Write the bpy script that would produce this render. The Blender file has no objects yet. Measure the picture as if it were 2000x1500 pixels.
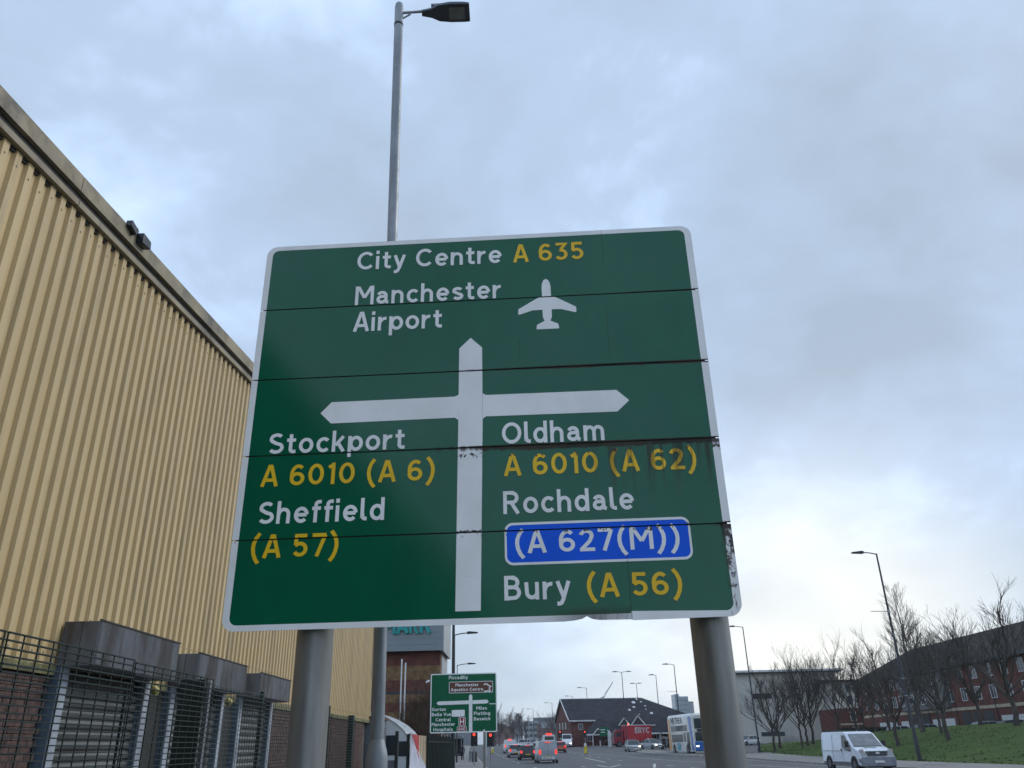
import bpy, bmesh, math, random
from math import sin, cos, pi, radians
from mathutils import Vector, Matrix
random.seed(7)
S = bpy.context.scene
# ------------------------------------------------------------------ camera
cam = bpy.data.cameras.new('camera'); camo = bpy.data.objects.new('camera', cam); S.collection.objects.link(camo)
P_, R_ = .4258, -.0243
fw = Vector((0, cos(P_), sin(P_))); rt0 = Vector((1, 0, 0)); up0 = rt0.cross(fw)
rt = rt0 * cos(R_) + up0 * sin(R_); upv = up0 * cos(R_) - rt0 * sin(R_)
camo.matrix_world = Matrix(((rt.x, upv.x, -fw.x, 0), (rt.y, upv.y, -fw.y, 0), (rt.z, upv.z, -fw.z, 1.6), (0, 0, 0, 1)))
cam.sensor_width = 36; cam.lens = 1558.7 / 2000 * 36; cam.clip_end = 9000; cam.clip_start = .05
S.camera = camo
S.render.resolution_x = 1024; S.render.resolution_y = 768
S.view_settings.view_transform = 'Standard'; S.view_settings.look = 'None'; S.view_settings.gamma = 1
S.view_settings.exposure = 0.6; S.view_settings.use_curve_mapping = False
S.render.engine = 'CYCLES'; S.cycles.max_bounces = 6
# ------------------------------------------------------------------ sky, sun
SUN_EL, SUN_AZ = radians(36), radians(66)   # azimuth from +Y clockwise: ahead and to the right
W = bpy.data.worlds.new('World'); S.world = W; W.use_nodes = True
nt = W.node_tree; nt.nodes.clear()
def N(t, **k):
    n = nt.nodes.new(t)
    for a, b in k.items(): setattr(n, a, b)
    return n
def wl(a, b): nt.links.new(a, b)
out = N('ShaderNodeOutputWorld'); bg = N('ShaderNodeBackground'); bg.inputs['Strength'].default_value = .1
wl(bg.outputs[0], out.inputs[0])
sky = N('ShaderNodeTexSky'); sky.sky_type = 'NISHITA'; sky.sun_disc = False; sky.sun_elevation = SUN_EL; sky.sun_rotation = SUN_AZ
tc = N('ShaderNodeTexCoord'); sep = N('ShaderNodeSeparateXYZ'); wl(tc.outputs['Generated'], sep.inputs[0])
def wm(op, a, b=None, c=None, clamp=False):
    n = N('ShaderNodeMath', operation=op); n.use_clamp = clamp
    for i, v in enumerate((a, b, c)):
        if v is None: continue
        if isinstance(v, (int, float)): n.inputs[i].default_value = v
        else: wl(v, n.inputs[i])
    return n.outputs[0]
X, Y, Z = sep.outputs
zz = wm('MAXIMUM', Z, 0.0)
den = wm('ADD', zz, .42)
cx = wm('DIVIDE', X, den); cy = wm('DIVIDE', Y, den)
cmb = N('ShaderNodeCombineXYZ'); wl(cx, cmb.inputs[0]); wl(cy, cmb.inputs[1])
def noise(scale, det, rough, dist, off, vec=None, lac=2.0):
    m = N('ShaderNodeMapping'); m.inputs['Location'].default_value = off; wl(vec or cmb.outputs[0], m.inputs[0])
    n = N('ShaderNodeTexNoise'); n.inputs['Scale'].default_value = scale; n.inputs['Detail'].default_value = det
    n.inputs['Roughness'].default_value = rough; n.inputs['Distortion'].default_value = dist; n.inputs['Lacunarity'].default_value = lac
    wl(m.outputs[0], n.inputs['Vector']); return n.outputs['Fac']
n1 = noise(1.9, 5, .55, .35, (3.1, 1.7, 0)); n2 = noise(5.2, 7, .6, .4, (9.3, 4.2, 2)); n3 = noise(.7, 2, .5, 0, (1.2, 6.6, 5))
den = wm('ADD', wm('MULTIPLY', n1, .62), wm('ADD', wm('MULTIPLY', n2, .22), wm('MULTIPLY', n3, .3)))
for dv, pw, am in (((.47, .74, .50), 16, .085), ((.45, .856, .25), 22, .075), ((.03, .70, .71), 30, -.08), ((-.425, .66, .62), 14, .02), ((.30, .72, .60), 60, -.03), ((-.12, .75, .60), 60, .05), ((-.30, .885, .41), 30, -.03), ((.12, .78, .62), 40, .03)):
    dn = N('ShaderNodeVectorMath', operation='DOT_PRODUCT'); wl(tc.outputs['Generated'], dn.inputs[0]); dn.inputs[1].default_value = Vector(dv).normalized()
    den = wm('ADD', den, wm('MULTIPLY', wm('POWER', wm('MAXIMUM', dn.outputs['Value'], 0.0), float(pw)), am))
ramp = N('ShaderNodeValToRGB'); wl(den, ramp.inputs[0])
el = ramp.color_ramp.elements
el[0].position = .43; el[0].color = (.57, .71, .83, 1)
el[1].position = .76; el[1].color = (.235, .29, .36, 1)
e = el.new(.53); e.color = (.395, .505, .68, 1)
e = el.new(.61); e.color = (.29, .37, .49, 1)
# horizon: paler, greyer and a little warm where the cloud thins
hz = N('ShaderNodeMapRange'); hz.interpolation_type = 'SMOOTHSTEP'; wl(Z, hz.inputs[0]); hz.inputs[1].default_value = 0.0; hz.inputs[2].default_value = .26
hz.inputs[3].default_value = .85; hz.inputs[4].default_value = 0.0
n4 = noise(2.2, 3, .5, .2, (5.0, 0, 1)); nb = wm('MULTIPLY', wm('SUBTRACT', n4, .35), 2.2, clamp=True)
hc = N('ShaderNodeMixRGB'); wl(nb, hc.inputs[0]); hc.inputs[1].default_value = (.31, .365, .415, 1); hc.inputs[2].default_value = (.54, .56, .57, 1)
mx = N('ShaderNodeMixRGB'); wl(hz.outputs[0], mx.inputs[0]); wl(ramp.outputs[0], mx.inputs[1]); wl(hc.outputs[0], mx.inputs[2])
scl = N('ShaderNodeVectorMath', operation='SCALE'); wl(mx.outputs[0], scl.inputs[0]); scl.inputs['Scale'].default_value = 12.2
# thin breaks let a little of the clear sky through
fm = N('ShaderNodeMixRGB'); fm.inputs[0].default_value = .93
lobe = N('ShaderNodeVectorMath', operation='DOT_PRODUCT'); wl(tc.outputs['Generated'], lobe.inputs[0]); lobe.inputs[1].default_value = (.345, .933, .10)
lb = wm('POWER', wm('MAXIMUM', lobe.outputs['Value'], 0.0), 70.0); lb2 = wm('POWER', wm('MAXIMUM', lobe.outputs['Value'], 0.0), 9.0)
warm = N('ShaderNodeMixRGB'); wl(wm('MULTIPLY', lb, wm('ADD', .55, wm('MULTIPLY', nb, .4))), warm.inputs[0]); wl(scl.outputs[0], warm.inputs[1]); warm.inputs[2].default_value = (9.8, 9.4, 8.3, 1)
wl(sky.outputs[0], fm.inputs[1]); wl(warm.outputs[0], fm.inputs[2]); wl(fm.outputs[0], bg.inputs['Color'])
sl = bpy.data.lights.new('sun', 'SUN'); sl.energy = .9; sl.angle = radians(25); sl.color = (1, .95, .88)
so = bpy.data.objects.new('sun', sl); S.collection.objects.link(so)
sd = Vector((sin(SUN_AZ) * cos(SUN_EL), cos(SUN_AZ) * cos(SUN_EL), sin(SUN_EL)))
so.rotation_euler = sd.to_track_quat('Z', 'Y').to_euler(); so.location = (0, -20, 60)
# ------------------------------------------------------------------ materials
def new_mat(name):
    m = bpy.data.materials.new(name); m.use_nodes = True
    return m, m.node_tree, m.node_tree.nodes['Principled BSDF']
class G:                      # small node expression helper
    def __init__(s, t): s.t = t
    def n(s, ty, **k):
        x = s.t.nodes.new(ty)
        for a, b in k.items(): setattr(x, a, b)
        return x
    def l(s, a, b): s.t.links.new(a, b)
    def m(s, op, a, b=None, c=None, clamp=False):
        x = s.n('ShaderNodeMath', operation=op); x.use_clamp = clamp
        for i, v in enumerate((a, b, c)):
            if v is None: continue
            if isinstance(v, (int, float)): x.inputs[i].default_value = v
            else: s.l(v, x.inputs[i])
        return x.outputs[0]
    def obj(s): return s.n('ShaderNodeTexCoord').outputs['Object']
    def gen(s): return s.n('ShaderNodeNewGeometry').outputs['Position']
    def noise(s, vec, scale, det=4, rough=.55, stretch=(1, 1, 1), off=(0, 0, 0)):
        mp = s.n('ShaderNodeMapping'); mp.inputs['Scale'].default_value = stretch; mp.inputs['Location'].default_value = off
        s.l(vec, mp.inputs[0]); x = s.n('ShaderNodeTexNoise'); x.inputs['Scale'].default_value = scale
        x.inputs['Detail'].default_value = det; x.inputs['Roughness'].default_value = rough
        s.l(mp.outputs[0], x.inputs['Vector']); return x.outputs['Fac']
    def rng(s, v, a, b, c=0., d=1., smooth=True):
        x = s.n('ShaderNodeMapRange'); x.interpolation_type = 'SMOOTHSTEP' if smooth else 'LINEAR'
        s.l(v, x.inputs[0])
        for i, q in enumerate((a, b, c, d)): x.inputs[i + 1].default_value = q
        return x.outputs[0]
    def mix(s, f, a, b):
        x = s.n('ShaderNodeMixRGB')
        for i, v in enumerate((f, a, b)):
            if isinstance(v, (int, float)): x.inputs[i].default_value = v
            elif isinstance(v, tuple): x.inputs[i].default_value = (v[0], v[1], v[2], 1)
            else: s.l(v, x.inputs[i])
        return x.outputs[0]
    def bump(s, h, st, dist, b):
        x = s.n('ShaderNodeBump'); x.inputs['Strength'].default_value = st; x.inputs['Distance'].default_value = dist
        s.l(h, x.inputs['Height']); s.l(x.outputs[0], b.inputs['Normal'])
MATS = {}
def mat(name, col, rough=.6, metal=0., var=.25, scale=3., stretch=(1, 1, 1), bump=0., bscale=40., dirt=None, dscale=1., dth=(.5, .7), spec=.5, world=True, emit=None):
    if name in MATS: return MATS[name]
    m, t, b = new_mat(name); g = G(t); v = g.gen() if world else g.obj()
    n = g.noise(v, scale, 5, .6, stretch)
    c = g.mix(g.rng(n, .3, .7), tuple(x * (1 - var) for x in col), tuple(min(1, x * (1 + var)) for x in col))
    if dirt: c = g.mix(g.rng(g.noise(v, dscale, 6, .65, stretch, (5, 3, 1)), *dth), c, dirt)
    g.l(c, b.inputs['Base Color']); b.inputs['Roughness'].default_value = rough; b.inputs['Metallic'].default_value = metal
    b.inputs['Specular IOR Level'].default_value = spec
    g.l(g.rng(g.noise(v, scale * 2.3, 4, .6), .2, .8, max(.03, rough - .12), min(1, rough + .12)), b.inputs['Roughness'])
    if bump: g.bump(g.noise(v, bscale, 4, .6), bump, .01, b)
    if emit: b.inputs['Emission Color'].default_value = (*emit[:3], 1); b.inputs['Emission Strength'].default_value = emit[3]
    MATS[name] = m; return m
# ------------------------------------------------------------------ mesh helpers
class MB:
    def __init__(s): s.v = []; s.f = []
    def add(s, vs, fs):
        o = len(s.v); s.v += [tuple(v) for v in vs]; s.f += [tuple(i + o for i in f) for f in fs]; return s
    def box(s, x0, x1, y0, y1, z0, z1):
        return s.add([(x0, y0, z0), (x1, y0, z0), (x1, y1, z0), (x0, y1, z0), (x0, y0, z1), (x1, y0, z1), (x1, y1, z1), (x0, y1, z1)],
                     [(0, 3, 2, 1), (4, 5, 6, 7), (0, 1, 5, 4), (1, 2, 6, 5), (2, 3, 7, 6), (3, 0, 4, 7)])
    def prism(s, poly, d0, d1, ax='y'):     # poly in the plane across axis ax
        def P(a, b, d): return {'y': (a, d, b), 'x': (d, a, b), 'z': (a, b, d)}[ax]
        n = len(poly); vs = [P(a, b, d0) for a, b in poly] + [P(a, b, d1) for a, b in poly]
        return s.add(vs, [tuple(range(n)), tuple(range(2 * n - 1, n - 1, -1))] + [(i, i + n, (i + 1) % n + n, (i + 1) % n) for i in range(n)])
    def tube(s, pts, rad, seg=8, cap=True):
        pts = [Vector(p) for p in pts]; rad = rad if isinstance(rad, (list, tuple)) else [rad] * len(pts)
        rings = []
        prev = None
        for i, p in enumerate(pts):
            d = (pts[min(i + 1, len(pts) - 1)] - pts[max(i - 1, 0)])
            d = d.normalized() if d.length > 1e-9 else Vector((0, 0, 1))
            a = prev if prev and abs(prev.dot(d)) < .95 else (Vector((1, 0, 0)) if abs(d.x) < .8 else Vector((0, 1, 0)))
            u = (a - d * a.dot(d)).normalized(); w = d.cross(u); prev = u
            rings.append([p + (u * cos(2 * pi * k / seg) + w * sin(2 * pi * k / seg)) * rad[i] for k in range(seg)])
        o = [q for r in rings for q in r]; f = []
        for i in range(len(pts) - 1):
            for k in range(seg):
                f.append((i * seg + k, i * seg + (k + 1) % seg, (i + 1) * seg + (k + 1) % seg, (i + 1) * seg + k))
        if cap: f += [tuple(range(seg - 1, -1, -1)), tuple((len(pts) - 1) * seg + k for k in range(seg))]
        return s.add(o, f)
    def mesh(s, name, mt, smooth=False):
        me = bpy.data.meshes.new(name); me.from_pydata(s.v, [], s.f); me.update()
        bm = bmesh.new(); bm.from_mesh(me); bmesh.ops.recalc_face_normals(bm, faces=bm.faces); bm.to_mesh(me); bm.free()
        if mt: me.materials.append(mt)
        if smooth:
            me.polygons.foreach_set('use_smooth', [True] * len(me.polygons))
            try: me.set_sharp_from_angle(angle=radians(35))
            except Exception: pass
        return me
def link(name, data, parent=None, loc=None, rot=None):
    o = bpy.data.objects.new(name, data); S.collection.objects.link(o)
    if parent: o.parent = parent
    if loc is not None: o.location = loc
    if rot is not None: o.rotation_euler = rot if isinstance(rot, (tuple, list)) else (0, 0, rot)
    return o
def B(mb, name, mt, parent=None, loc=None, rot=None, smooth=False, bevel=0):
    o = link(name, mb.mesh(name, mt, smooth), parent, loc, rot)
    if bevel:
        m = o.modifiers.new('bevel', 'BEVEL'); m.width = bevel; m.segments = 2; m.limit_method = 'ANGLE'
    return o
def tag(o, label=None, cat=None, group=None, kind=None):
    for k, v in (('label', label), ('category', cat), ('group', group), ('kind', kind)):
        if v: o[k] = v
    return o
def thing(name, label, cat, loc=(0, 0, 0), rot=0., group=None): return tag(link(name, None, None, loc, rot), label, cat, group)
def copy_tree(o, parent=None):
    c = o.copy(); S.collection.objects.link(c); c.parent = parent
    for ch in list(o.children): copy_tree(ch, c)
    return c
def box(*a): return MB().box(*a)
# terrain -----------------------------------------------------------
def interp(x, xs, ys):
    if x <= xs[0]: return ys[0]
    for i in range(1, len(xs)):
        if x <= xs[i]: return ys[i - 1] + (ys[i] - ys[i - 1]) * (x - xs[i - 1]) / (xs[i] - xs[i - 1])
    return ys[-1]
PY = [0, 80, 105, 135, 185, 240, 400, 1000, 3000]; PZ = [0, 0, .2, .62, 1.35, 1.62, 2.2, 4, 8]
def prof(y): return interp(y, PY, PZ)
def edge(y): return interp(y, [0, 46, 56, 76, 98, 112, 122, 150, 170, 200], [27, 26.1, 25.6, 26.2, 27.6, 30, 33, 41, 50, 70])
def crestz(y): return interp(y, [0, 100, 130, 160, 240], [2.45, 2.42, 2.1, 1.98, 1.98])
def ss(t): t = max(0, min(1, t)); return t * t * (3 - 2 * t)
def gz(x, y):
    e = edge(y); p = prof(y)
    if x <= e: return p
    c = crestz(y); z = p + .1 + (c - p) * ss((x - e) / 19)
    if x > 46: z += (max(p, 1.3) - c) * ss((x - 46) / 5)
    return z
# ================================================================== SETTING
asphalt = mat('asphalt', (.055, .058, .062), .78, var=.22, scale=.35, bump=.3, bscale=60, dirt=(.075, .075, .075), dscale=.12, dth=(.45, .75))
paving = mat('paving_concrete', (.17, .165, .155), .85, var=.2, scale=.6, bump=.2, bscale=50, dirt=(.10, .10, .095), dscale=.5)
kerbm = mat('kerb_stone', (.27, .26, .24), .85, var=.25, scale=1.5)
paint = mat('road_paint', (.5, .5, .48), .7, var=.3, scale=2.5, dirt=(.12, .12, .12), dscale=4, dth=(.48, .62))
def sheet(name, rows, mt, dz=0., zf=None, parent=None):
    """rows: list of lists of (x,y); a draped sheet"""
    mb = MB(); n = len(rows[0]); vs = []
    for r in rows:
        for x, y in r: vs.append((x, y, (zf(x, y) if zf else prof(y)) + dz))
    fs = [(i * n + j, i * n + j + 1, (i + 1) * n + j + 1, (i + 1) * n + j) for i in range(len(rows) - 1) for j in range(n - 1)]
    mb.add(vs, fs); return B(mb, name, mt, parent)
ys = [-120, -40, 0, 20, 40, 60, 80, 92, 105, 120, 135, 150, 165, 185, 210, 240, 300, 400, 700, 1000, 2000, 6000]
earth = mat('distant_ground', (.06, .07, .045), .95, var=.35, scale=.05)
tag(sheet('ground', [[(x, y) for x in (-4000, -300, -60, 0, 60, 300, 4000)] for y in ys], earth, -.02), kind='structure')
def kl(y): return -3.22 + .066 * (77 - y) if y < 77 else interp(y, [77, 124.5, 167, 300, 700], [-3.22, -6.35, -9.97, -17, -40])
rows = [[(kl(y), y), (5, y), (interp(y, [0, 45, 59, 83, 93, 99, 104, 112, 165, 170, 210, 300, 700], [23, 20.3, 20.08, 21.1, 22.5, 25.5, 31, 60, 60, 20, 17, 13, -8]), y)]
        for y in (-60, -20, 0, 15, 30, 45, 59, 70, 83, 93, 99, 104, 112, 120, 135, 150, 165, 170, 185, 210, 240, 300, 400, 700)]
tag(sheet('road', rows, asphalt, .004), kind='structure')
# left pavement with kerb
def strip(name, pts_in, pts_out, h, mt, km=None, label=None):
    mb = MB(); n = len(pts_in)
    vs = [(x, y, prof(y) + h) for x, y in pts_in] + [(x, y, prof(y) + h) for x, y in pts_out] + [(x, y, prof(y) - .05) for x, y in pts_in]
    mb.add(vs, [(i, i + 1, n + i + 1, n + i) for i in range(n - 1)] + [(2 * n + i, 2 * n + i + 1, i + 1, i) for i in range(n - 1)])
    o = tag(B(mb, name, mt), kind='structure')
    if km:
        k = MB()
        # single kerb stones, each with a joint
        for i in range(n - 1):
            a = Vector(pts_in[i]); b = Vector(pts_in[i + 1]); L = (b - a).length
            if L > 400: continue
            m = max(1, int(L / .92)); d = (b - a) / L; q = Vector((-d.y, d.x))
            o2 = Vector(pts_out[i]) - a
            if q.dot(o2) < 0: q = -q
            for j in range(m):
                p0 = a + (b - a) * (j / m) + d * .006; p1 = a + (b - a) * ((j + 1) / m) - d * .006
                cs = [p0 - q * .02, p1 - q * .02, p1 + q * .13, p0 + q * .13]; z0 = [prof(c.y) for c in cs]
                k.add([(c.x, c.y, z0[w] - .05) for w, c in enumerate(cs)] + [(c.x, c.y, z0[w] + h + .012) for w, c in enumerate(cs)],
                      [(4, 5, 6, 7), (0, 1, 5, 4), (1, 2, 6, 5), (2, 3, 7, 6), (3, 0, 4, 7)])
        kb = B(k, 'kerb_stones', km, o); kb['kind'] = 'stuff'
    return o
yl = [-40, 0, 20, 40, 60, 77, 95, 110, 124.5, 145, 167, 200, 300]
strip('pavement', [(kl(y), y) for y in yl], [(-7.9 if y < 70 else kl(y) - 5, y) for y in yl], .12, paving, kerbm)
yr = [0, 20, 30, 45, 52, 59, 70, 83, 90, 95, 100, 104]
xr = [interp(y, [0, 45, 59, 83, 93, 99, 104], [23, 20.3, 20.08, 21.1, 22.5, 25.5, 31]) for y in yr]
strip('pavement', list(zip(xr, yr)), [(max(edge(y) + .15, x + .3), y) for x, y in zip(xr, yr)], .12, paving, kerbm)
strip('traffic_island', [(15.6, 119), (16.2, 112), (17.6, 97), (19.0, 94.5), (20.6, 97)], [(17.3, 132), (18.5, 132), (19.4, 130), (19.6, 112), (19.6, 111)], .12, paving, kerbm)
strip('pavement', [(60, 163), (36, 163), (20.5, 164), (15.5, 168), (12.5, 176), (10, 190), (7, 230)], [(60, 240), (40, 240), (36, 240), (30, 240), (22, 240), (15, 240), (10, 240)], .12, paving, kerbm)
# grass bank
gm, t, b = new_mat('bank_grass'); g = G(t); v = g.gen()
c = g.mix(g.rng(g.noise(v, .35, 5, .6), .35, .65), (.042, .076, .017), (.066, .112, .026))
c = g.mix(g.rng(g.noise(v, 6, 5, .7), .35, .7), c, (.048, .084, .02))
c = g.mix(g.rng(g.noise(v, .22, 6, .7, (1, 1, 1), (8, 2, 0)), .56, .74), c, (.075, .066, .035))
g.l(c, b.inputs['Base Color']); b.inputs['Roughness'].default_value = .95; b.inputs['Specular IOR Level'].default_value = .15
g.bump(g.noise(v, 9, 6, .75), .9, .12, b)
rnd = random.Random(3)
gy = [8 + i * 2.0 for i in range(82)]
rows = [[(edge(y) + d + (rnd.uniform(-.12, .12) if d == 0 else 0), y) for d in (0, .4, 1.2, 2.5, 4, 6, 8.5, 11, 13.5, 16, 19, 22, 26, 32, 60, 120)] for y in gy]
tag(sheet('grass_bank', rows, gm, .02, zf=lambda x, y: gz(x, y) + (rnd.uniform(-.035, .045) if x > edge(y) + .3 else 0)), kind='structure')
# tufts of longer grass at the bank's foot and crest
tf = MB()
for i in range(5000):
    y = rnd.uniform(30, 135); x = edge(y) + abs(rnd.gauss(0, 1)) * 8 + .05
    if x > edge(y) + 23: continue
    z = gz(x, y) + .01; h = rnd.uniform(.04, .12); a = rnd.uniform(0, pi); w = rnd.uniform(.03, .1)
    tf.add([(x - w * cos(a), y - w * sin(a), z), (x + w * cos(a), y + w * sin(a), z), (x + rnd.uniform(-.08, .08), y + rnd.uniform(-.08, .08), z + h)], [(0, 1, 2)])
tag(B(tf, 'grass_tufts', gm), 'short rough grass tufts growing over the sloping green bank', 'grass', kind='stuff')
# verge in front of the pub
tag(sheet('grass_verge', [[(x, y) for x in (6, 10, 14)] for y in (196, 206, 216)], gm, .15), kind='structure')
# markings
def mark(pts, w=.12):
    mb = MB()
    for i in range(len(pts) - 1):
        a = Vector(pts[i]); b_ = Vector(pts[i + 1]); d = (b_ - a).normalized(); q = Vector((-d.y, d.x)) * w / 2
        n = max(1, int((b_ - a).length / 12))
        for k in range(n):
            p0 = a.lerp(b_, k / n); p1 = a.lerp(b_, (k + 1) / n)
            cs = [p0 - q, p1 - q, p1 + q, p0 + q]; mb.add([(c.x, c.y, prof(c.y) + .009) for c in cs], [(0, 1, 2, 3)])
    return mb
def dash(p0, p1, on, off, w=.12):
    a, b_ = Vector(p0), Vector(p1); L = (b_ - a).length; d = (b_ - a) / L; s = 0
    while s < L:
        B(mark([a + d * s, a + d * min(L, s + on)], w), 'lane_marking', paint, mroot); s += on + off
mroot = tag(link('road_markings', None), kind='structure')
dash((5.5, 14), (-2.2, 111), 2.6, 3.4, .14); dash((-2.2, 112), (-6, 165), 2.6, 3.4, .14)
dash((9.0, 14), (3.4, 88), 2.6, 3.4, .14); dash((13.5, 30), (6.6, 136.5), 2.6, 4.4, .14)
B(mark([(6.3, 138), (11.5, 108.2), (16.5, 60), (17.8, 36)], .13), 'lane_marking', paint, mroot)
B(mark([(6.1, 76), (6.5, 65.5), (8.2, 73)], .2), 'chevron_marking', paint, mroot)
B(mark([(9.3, 62), (11.3, 75)], .2), 'chevron_marking', paint, mroot)
B(mark([(7.3, 102), (7.9, 81)], .2), 'arrow_marking', paint, mroot)
B(mark([(-2.4, 118), (5.3, 121)], .3), 'stop_line', paint, mroot)
B(mark([(19.6, 50), (19.6, 59), (20.5, 83)], .1), 'edge_line', paint, mroot)
# manhole-like patches of newer asphalt
patch = mat('asphalt_patch', (.035, .036, .038), .7, var=.2, scale=2)
for i, (x, y, w, l) in enumerate(((10, 70, 1.2, 9), (1.5, 92, 1.0, 14), (15, 88, 2.0, 6), (13, 55, 1.1, 12))):
    tag(sheet('asphalt_patch', [[(x - w / 2, y), (x + w / 2, y)], [(x - w / 2, y + l), (x + w / 2, y + l)]], patch, .0065), kind='structure')
# ================================================================== WAREHOUSE
clad = mat('cream_cladding', (.52, .385, .195), .5, var=.07, scale=1.5, stretch=(1, 1, .12), dirt=(.33, .25, .14), dscale=2.6, dth=(.5, .8), spec=.35)
coping = mat('stained_coping', (.27, .225, .145), .65, var=.2, scale=1.2, dirt=(.075, .065, .05), dscale=1.3, dth=(.45, .72))
dark = mat('dark_gutter_and_shade', (.022, .02, .018), .6)
moss = mat('mossy_sill', (.17, .16, .075), .9, var=.4, scale=4, dirt=(.05, .05, .03), dscale=3)
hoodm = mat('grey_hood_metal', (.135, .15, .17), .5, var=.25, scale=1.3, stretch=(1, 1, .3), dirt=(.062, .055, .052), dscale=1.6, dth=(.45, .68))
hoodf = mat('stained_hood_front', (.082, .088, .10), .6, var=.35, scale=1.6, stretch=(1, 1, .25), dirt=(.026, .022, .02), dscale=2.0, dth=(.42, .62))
jamb = mat('blue_grey_steel', (.10, .135, .175), .5, var=.2, scale=1.0)
jambedge = mat('pale_angle_steel', (.30, .33, .37), .5)
shut = mat('shutter_steel', (.105, .11, .105), .42, metal=.35, var=.25, scale=1.5, stretch=(1, .3, 1))
brickm = mat('brown_brick', (.085, .05, .042), .9, var=.4, scale=9, bump=.4, bscale=60)
mortar = mat('mortar', (.12, .11, .10), .95)
WX = -6.0
def rooftop(y): return 8.08 + .1 * max(0, min(22, y))
wh = thing('warehouse', 'long cream ribbed warehouse with grey shutter hoods behind the green mesh fence', 'warehouse', (WX, 0, 0))
# cladding sheets: four ribs each
PER = .25
def clad_sheet(y0, nr, z0, z1a, z1b):
    mb = MB(); prof_ = []
    for k in range(nr):
        y = y0 + k * PER
        prof_ += [(y, .0), (y + .10, .0), (y + .122, .05), (y + .228, .05)]
    prof_.append((y0 + nr * PER, 0.0))
    n = len(prof_); vs = []
    for (y, d) in prof_:
        f = (y - y0) / (nr * PER); vs += [(d, y, z0), (d, y, z1a + (z1b - z1a) * f)]
    return mb.add(vs, [(2 * i, 2 * i + 2, 2 * i + 3, 2 * i + 1) for i in range(n - 1)])
y = .25; L = 4 * PER
while y < 33.3:
    z0 = 2.65
    for (a, b_) in ((10.78, 13.43), (14.33, 16.95), (17.9, 20.3)):
        if y + L / 2 > a and y + L / 2 < b_: z0 = 3.2
    B(clad_sheet(y, 4, 2.66, rooftop(y) - .5, rooftop(y + L) - .5), 'cladding_sheet', clad, wh)
    sc = MB()
    for k in range(4):
        yc = y + k * PER + .175
        for zc in (2.80 if z0 < 3 else 3.32, rooftop(y) - .66): sc.box(.05, .0555, yc - .011, yc + .011, zc - .011, zc + .011)
    B(sc, 'screw_heads', coping, wh)['kind'] = 'stuff'
    y += L
YE = y
# wall core behind the sheets, roof, coping
core = MB(); core.prism([(.25, 0), (YE, 0), (YE, rooftop(YE) - .06), (22, rooftop(22) - .06), (.25, rooftop(0) - .06)], -14, -.12, 'x')
B(core, 'wall_core', mortar, wh)
endw = MB()
for k in range(52):
    x = -.12 - k * .26; endw.box(x - .13, x, YE, YE + .045, 2.4, rooftop(YE) - .3)
endw.box(-14, .05, YE - .01, YE + .012, 2.4, rooftop(YE) - .3)
B(endw, 'end_cladding', clad, wh)
def band(name, m_, y0, y1, dx0, dx1, top, bot):
    mb = MB(); a, b_ = rooftop(y0), rooftop(y1)
    mb.add([(dx0, y0, a - bot), (dx1, y0, a - bot), (dx1, y1, b_ - bot), (dx0, y1, b_ - bot), (dx0, y0, a - top), (dx1, y0, a - top), (dx1, y1, b_ - top), (dx0, y1, b_ - top)],
           [(0, 3, 2, 1), (4, 5, 6, 7), (0, 1, 5, 4), (1, 2, 6, 5), (2, 3, 7, 6), (3, 0, 4, 7)])
    return B(mb, name, m_, wh)
cuts = [.25, 4, 8.9, 13.8, 18.7, 22, 28, YE]
for a, b_ in zip(cuts[:-1], cuts[1:]):
    band('coping', coping, a + .008, b_ - .008, -.35, .10, 0, .24)
    band('gutter', dark, a, b_, -.1, .03, .24, .40)
    band('rib_recess_shade', dark, a, b_, -.1, .032, .485, .545)  # dark strip that paints shade into the rib recesses under the flashing
    band('flashing', coping, a + .008, b_ - .008, -.1, .115, .40, .49)
for (a, b_) in ((.25, 10.74), (13.47, 14.30), (16.99, 17.86), (20.34, YE)):
    B(box(-.1, .075, a, b_, 2.55, 2.66), 'mossy_sill', moss, wh)
ad = thing('unseen_reflected_block', 'unseen dark brick building added beside the cream warehouse to darken the sign reflection', 'warehouse', (WX, 0, 0))  # unseen building added behind the camera to darken the sign's reflection
B(box(-14, .0, -40, .2, 0, 9.0), 'wall', mat('unseen_dark_brick', (.045, .035, .03), .9, var=.3, scale=1.5), ad); B(box(-14.1, .12, -40.1, .2, 9.0, 9.2), 'coping', coping, ad)
# brick plinth: individual bricks where they can be picked apart
bmesh_ = None
BR = MB().box(-.05, .05, -.108, .108, -.034, .034).mesh('brick', brickm)
nb = 0
for r in range(19):
    z = 2.50 - r * .075
    for k in range(16):
        yy = 8.15 + k * .225 + (.1125 if r % 2 else 0)
        if yy > 10.65 or nb >= 290: continue
        o = link('brick', BR, wh, (-.02 + rnd.uniform(-.004, .004), yy, z)); nb += 1
bw = MB()
for (a, b_) in ((.3, 8.1), (13.5, 14.25), (17.05, 17.85), (20.4, 33.0)):
    r = 0; z = 2.50
    while z > 0:
        yy = a + (.1125 if r % 2 else 0)
        while yy < b_ - .1:
            d = rnd.uniform(-.005, .005); bw.box(-.07, .03 + d, yy + .005, min(b_, yy + .22), z - .033, z + .033); yy += .225
        z -= .075; r += 1
o = B(bw, 'brickwork', brickm, wh); o['kind'] = 'stuff'
B(box(-.12, .012, 8.1, 10.7, 0, 1.08), 'wall_base', brickm, wh)
slatm = MB()
pf = [(0, -.065), (.034, -.045), (.042, .0), (.03, .04), (0, .062)]
for i in range(4): pass
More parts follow.
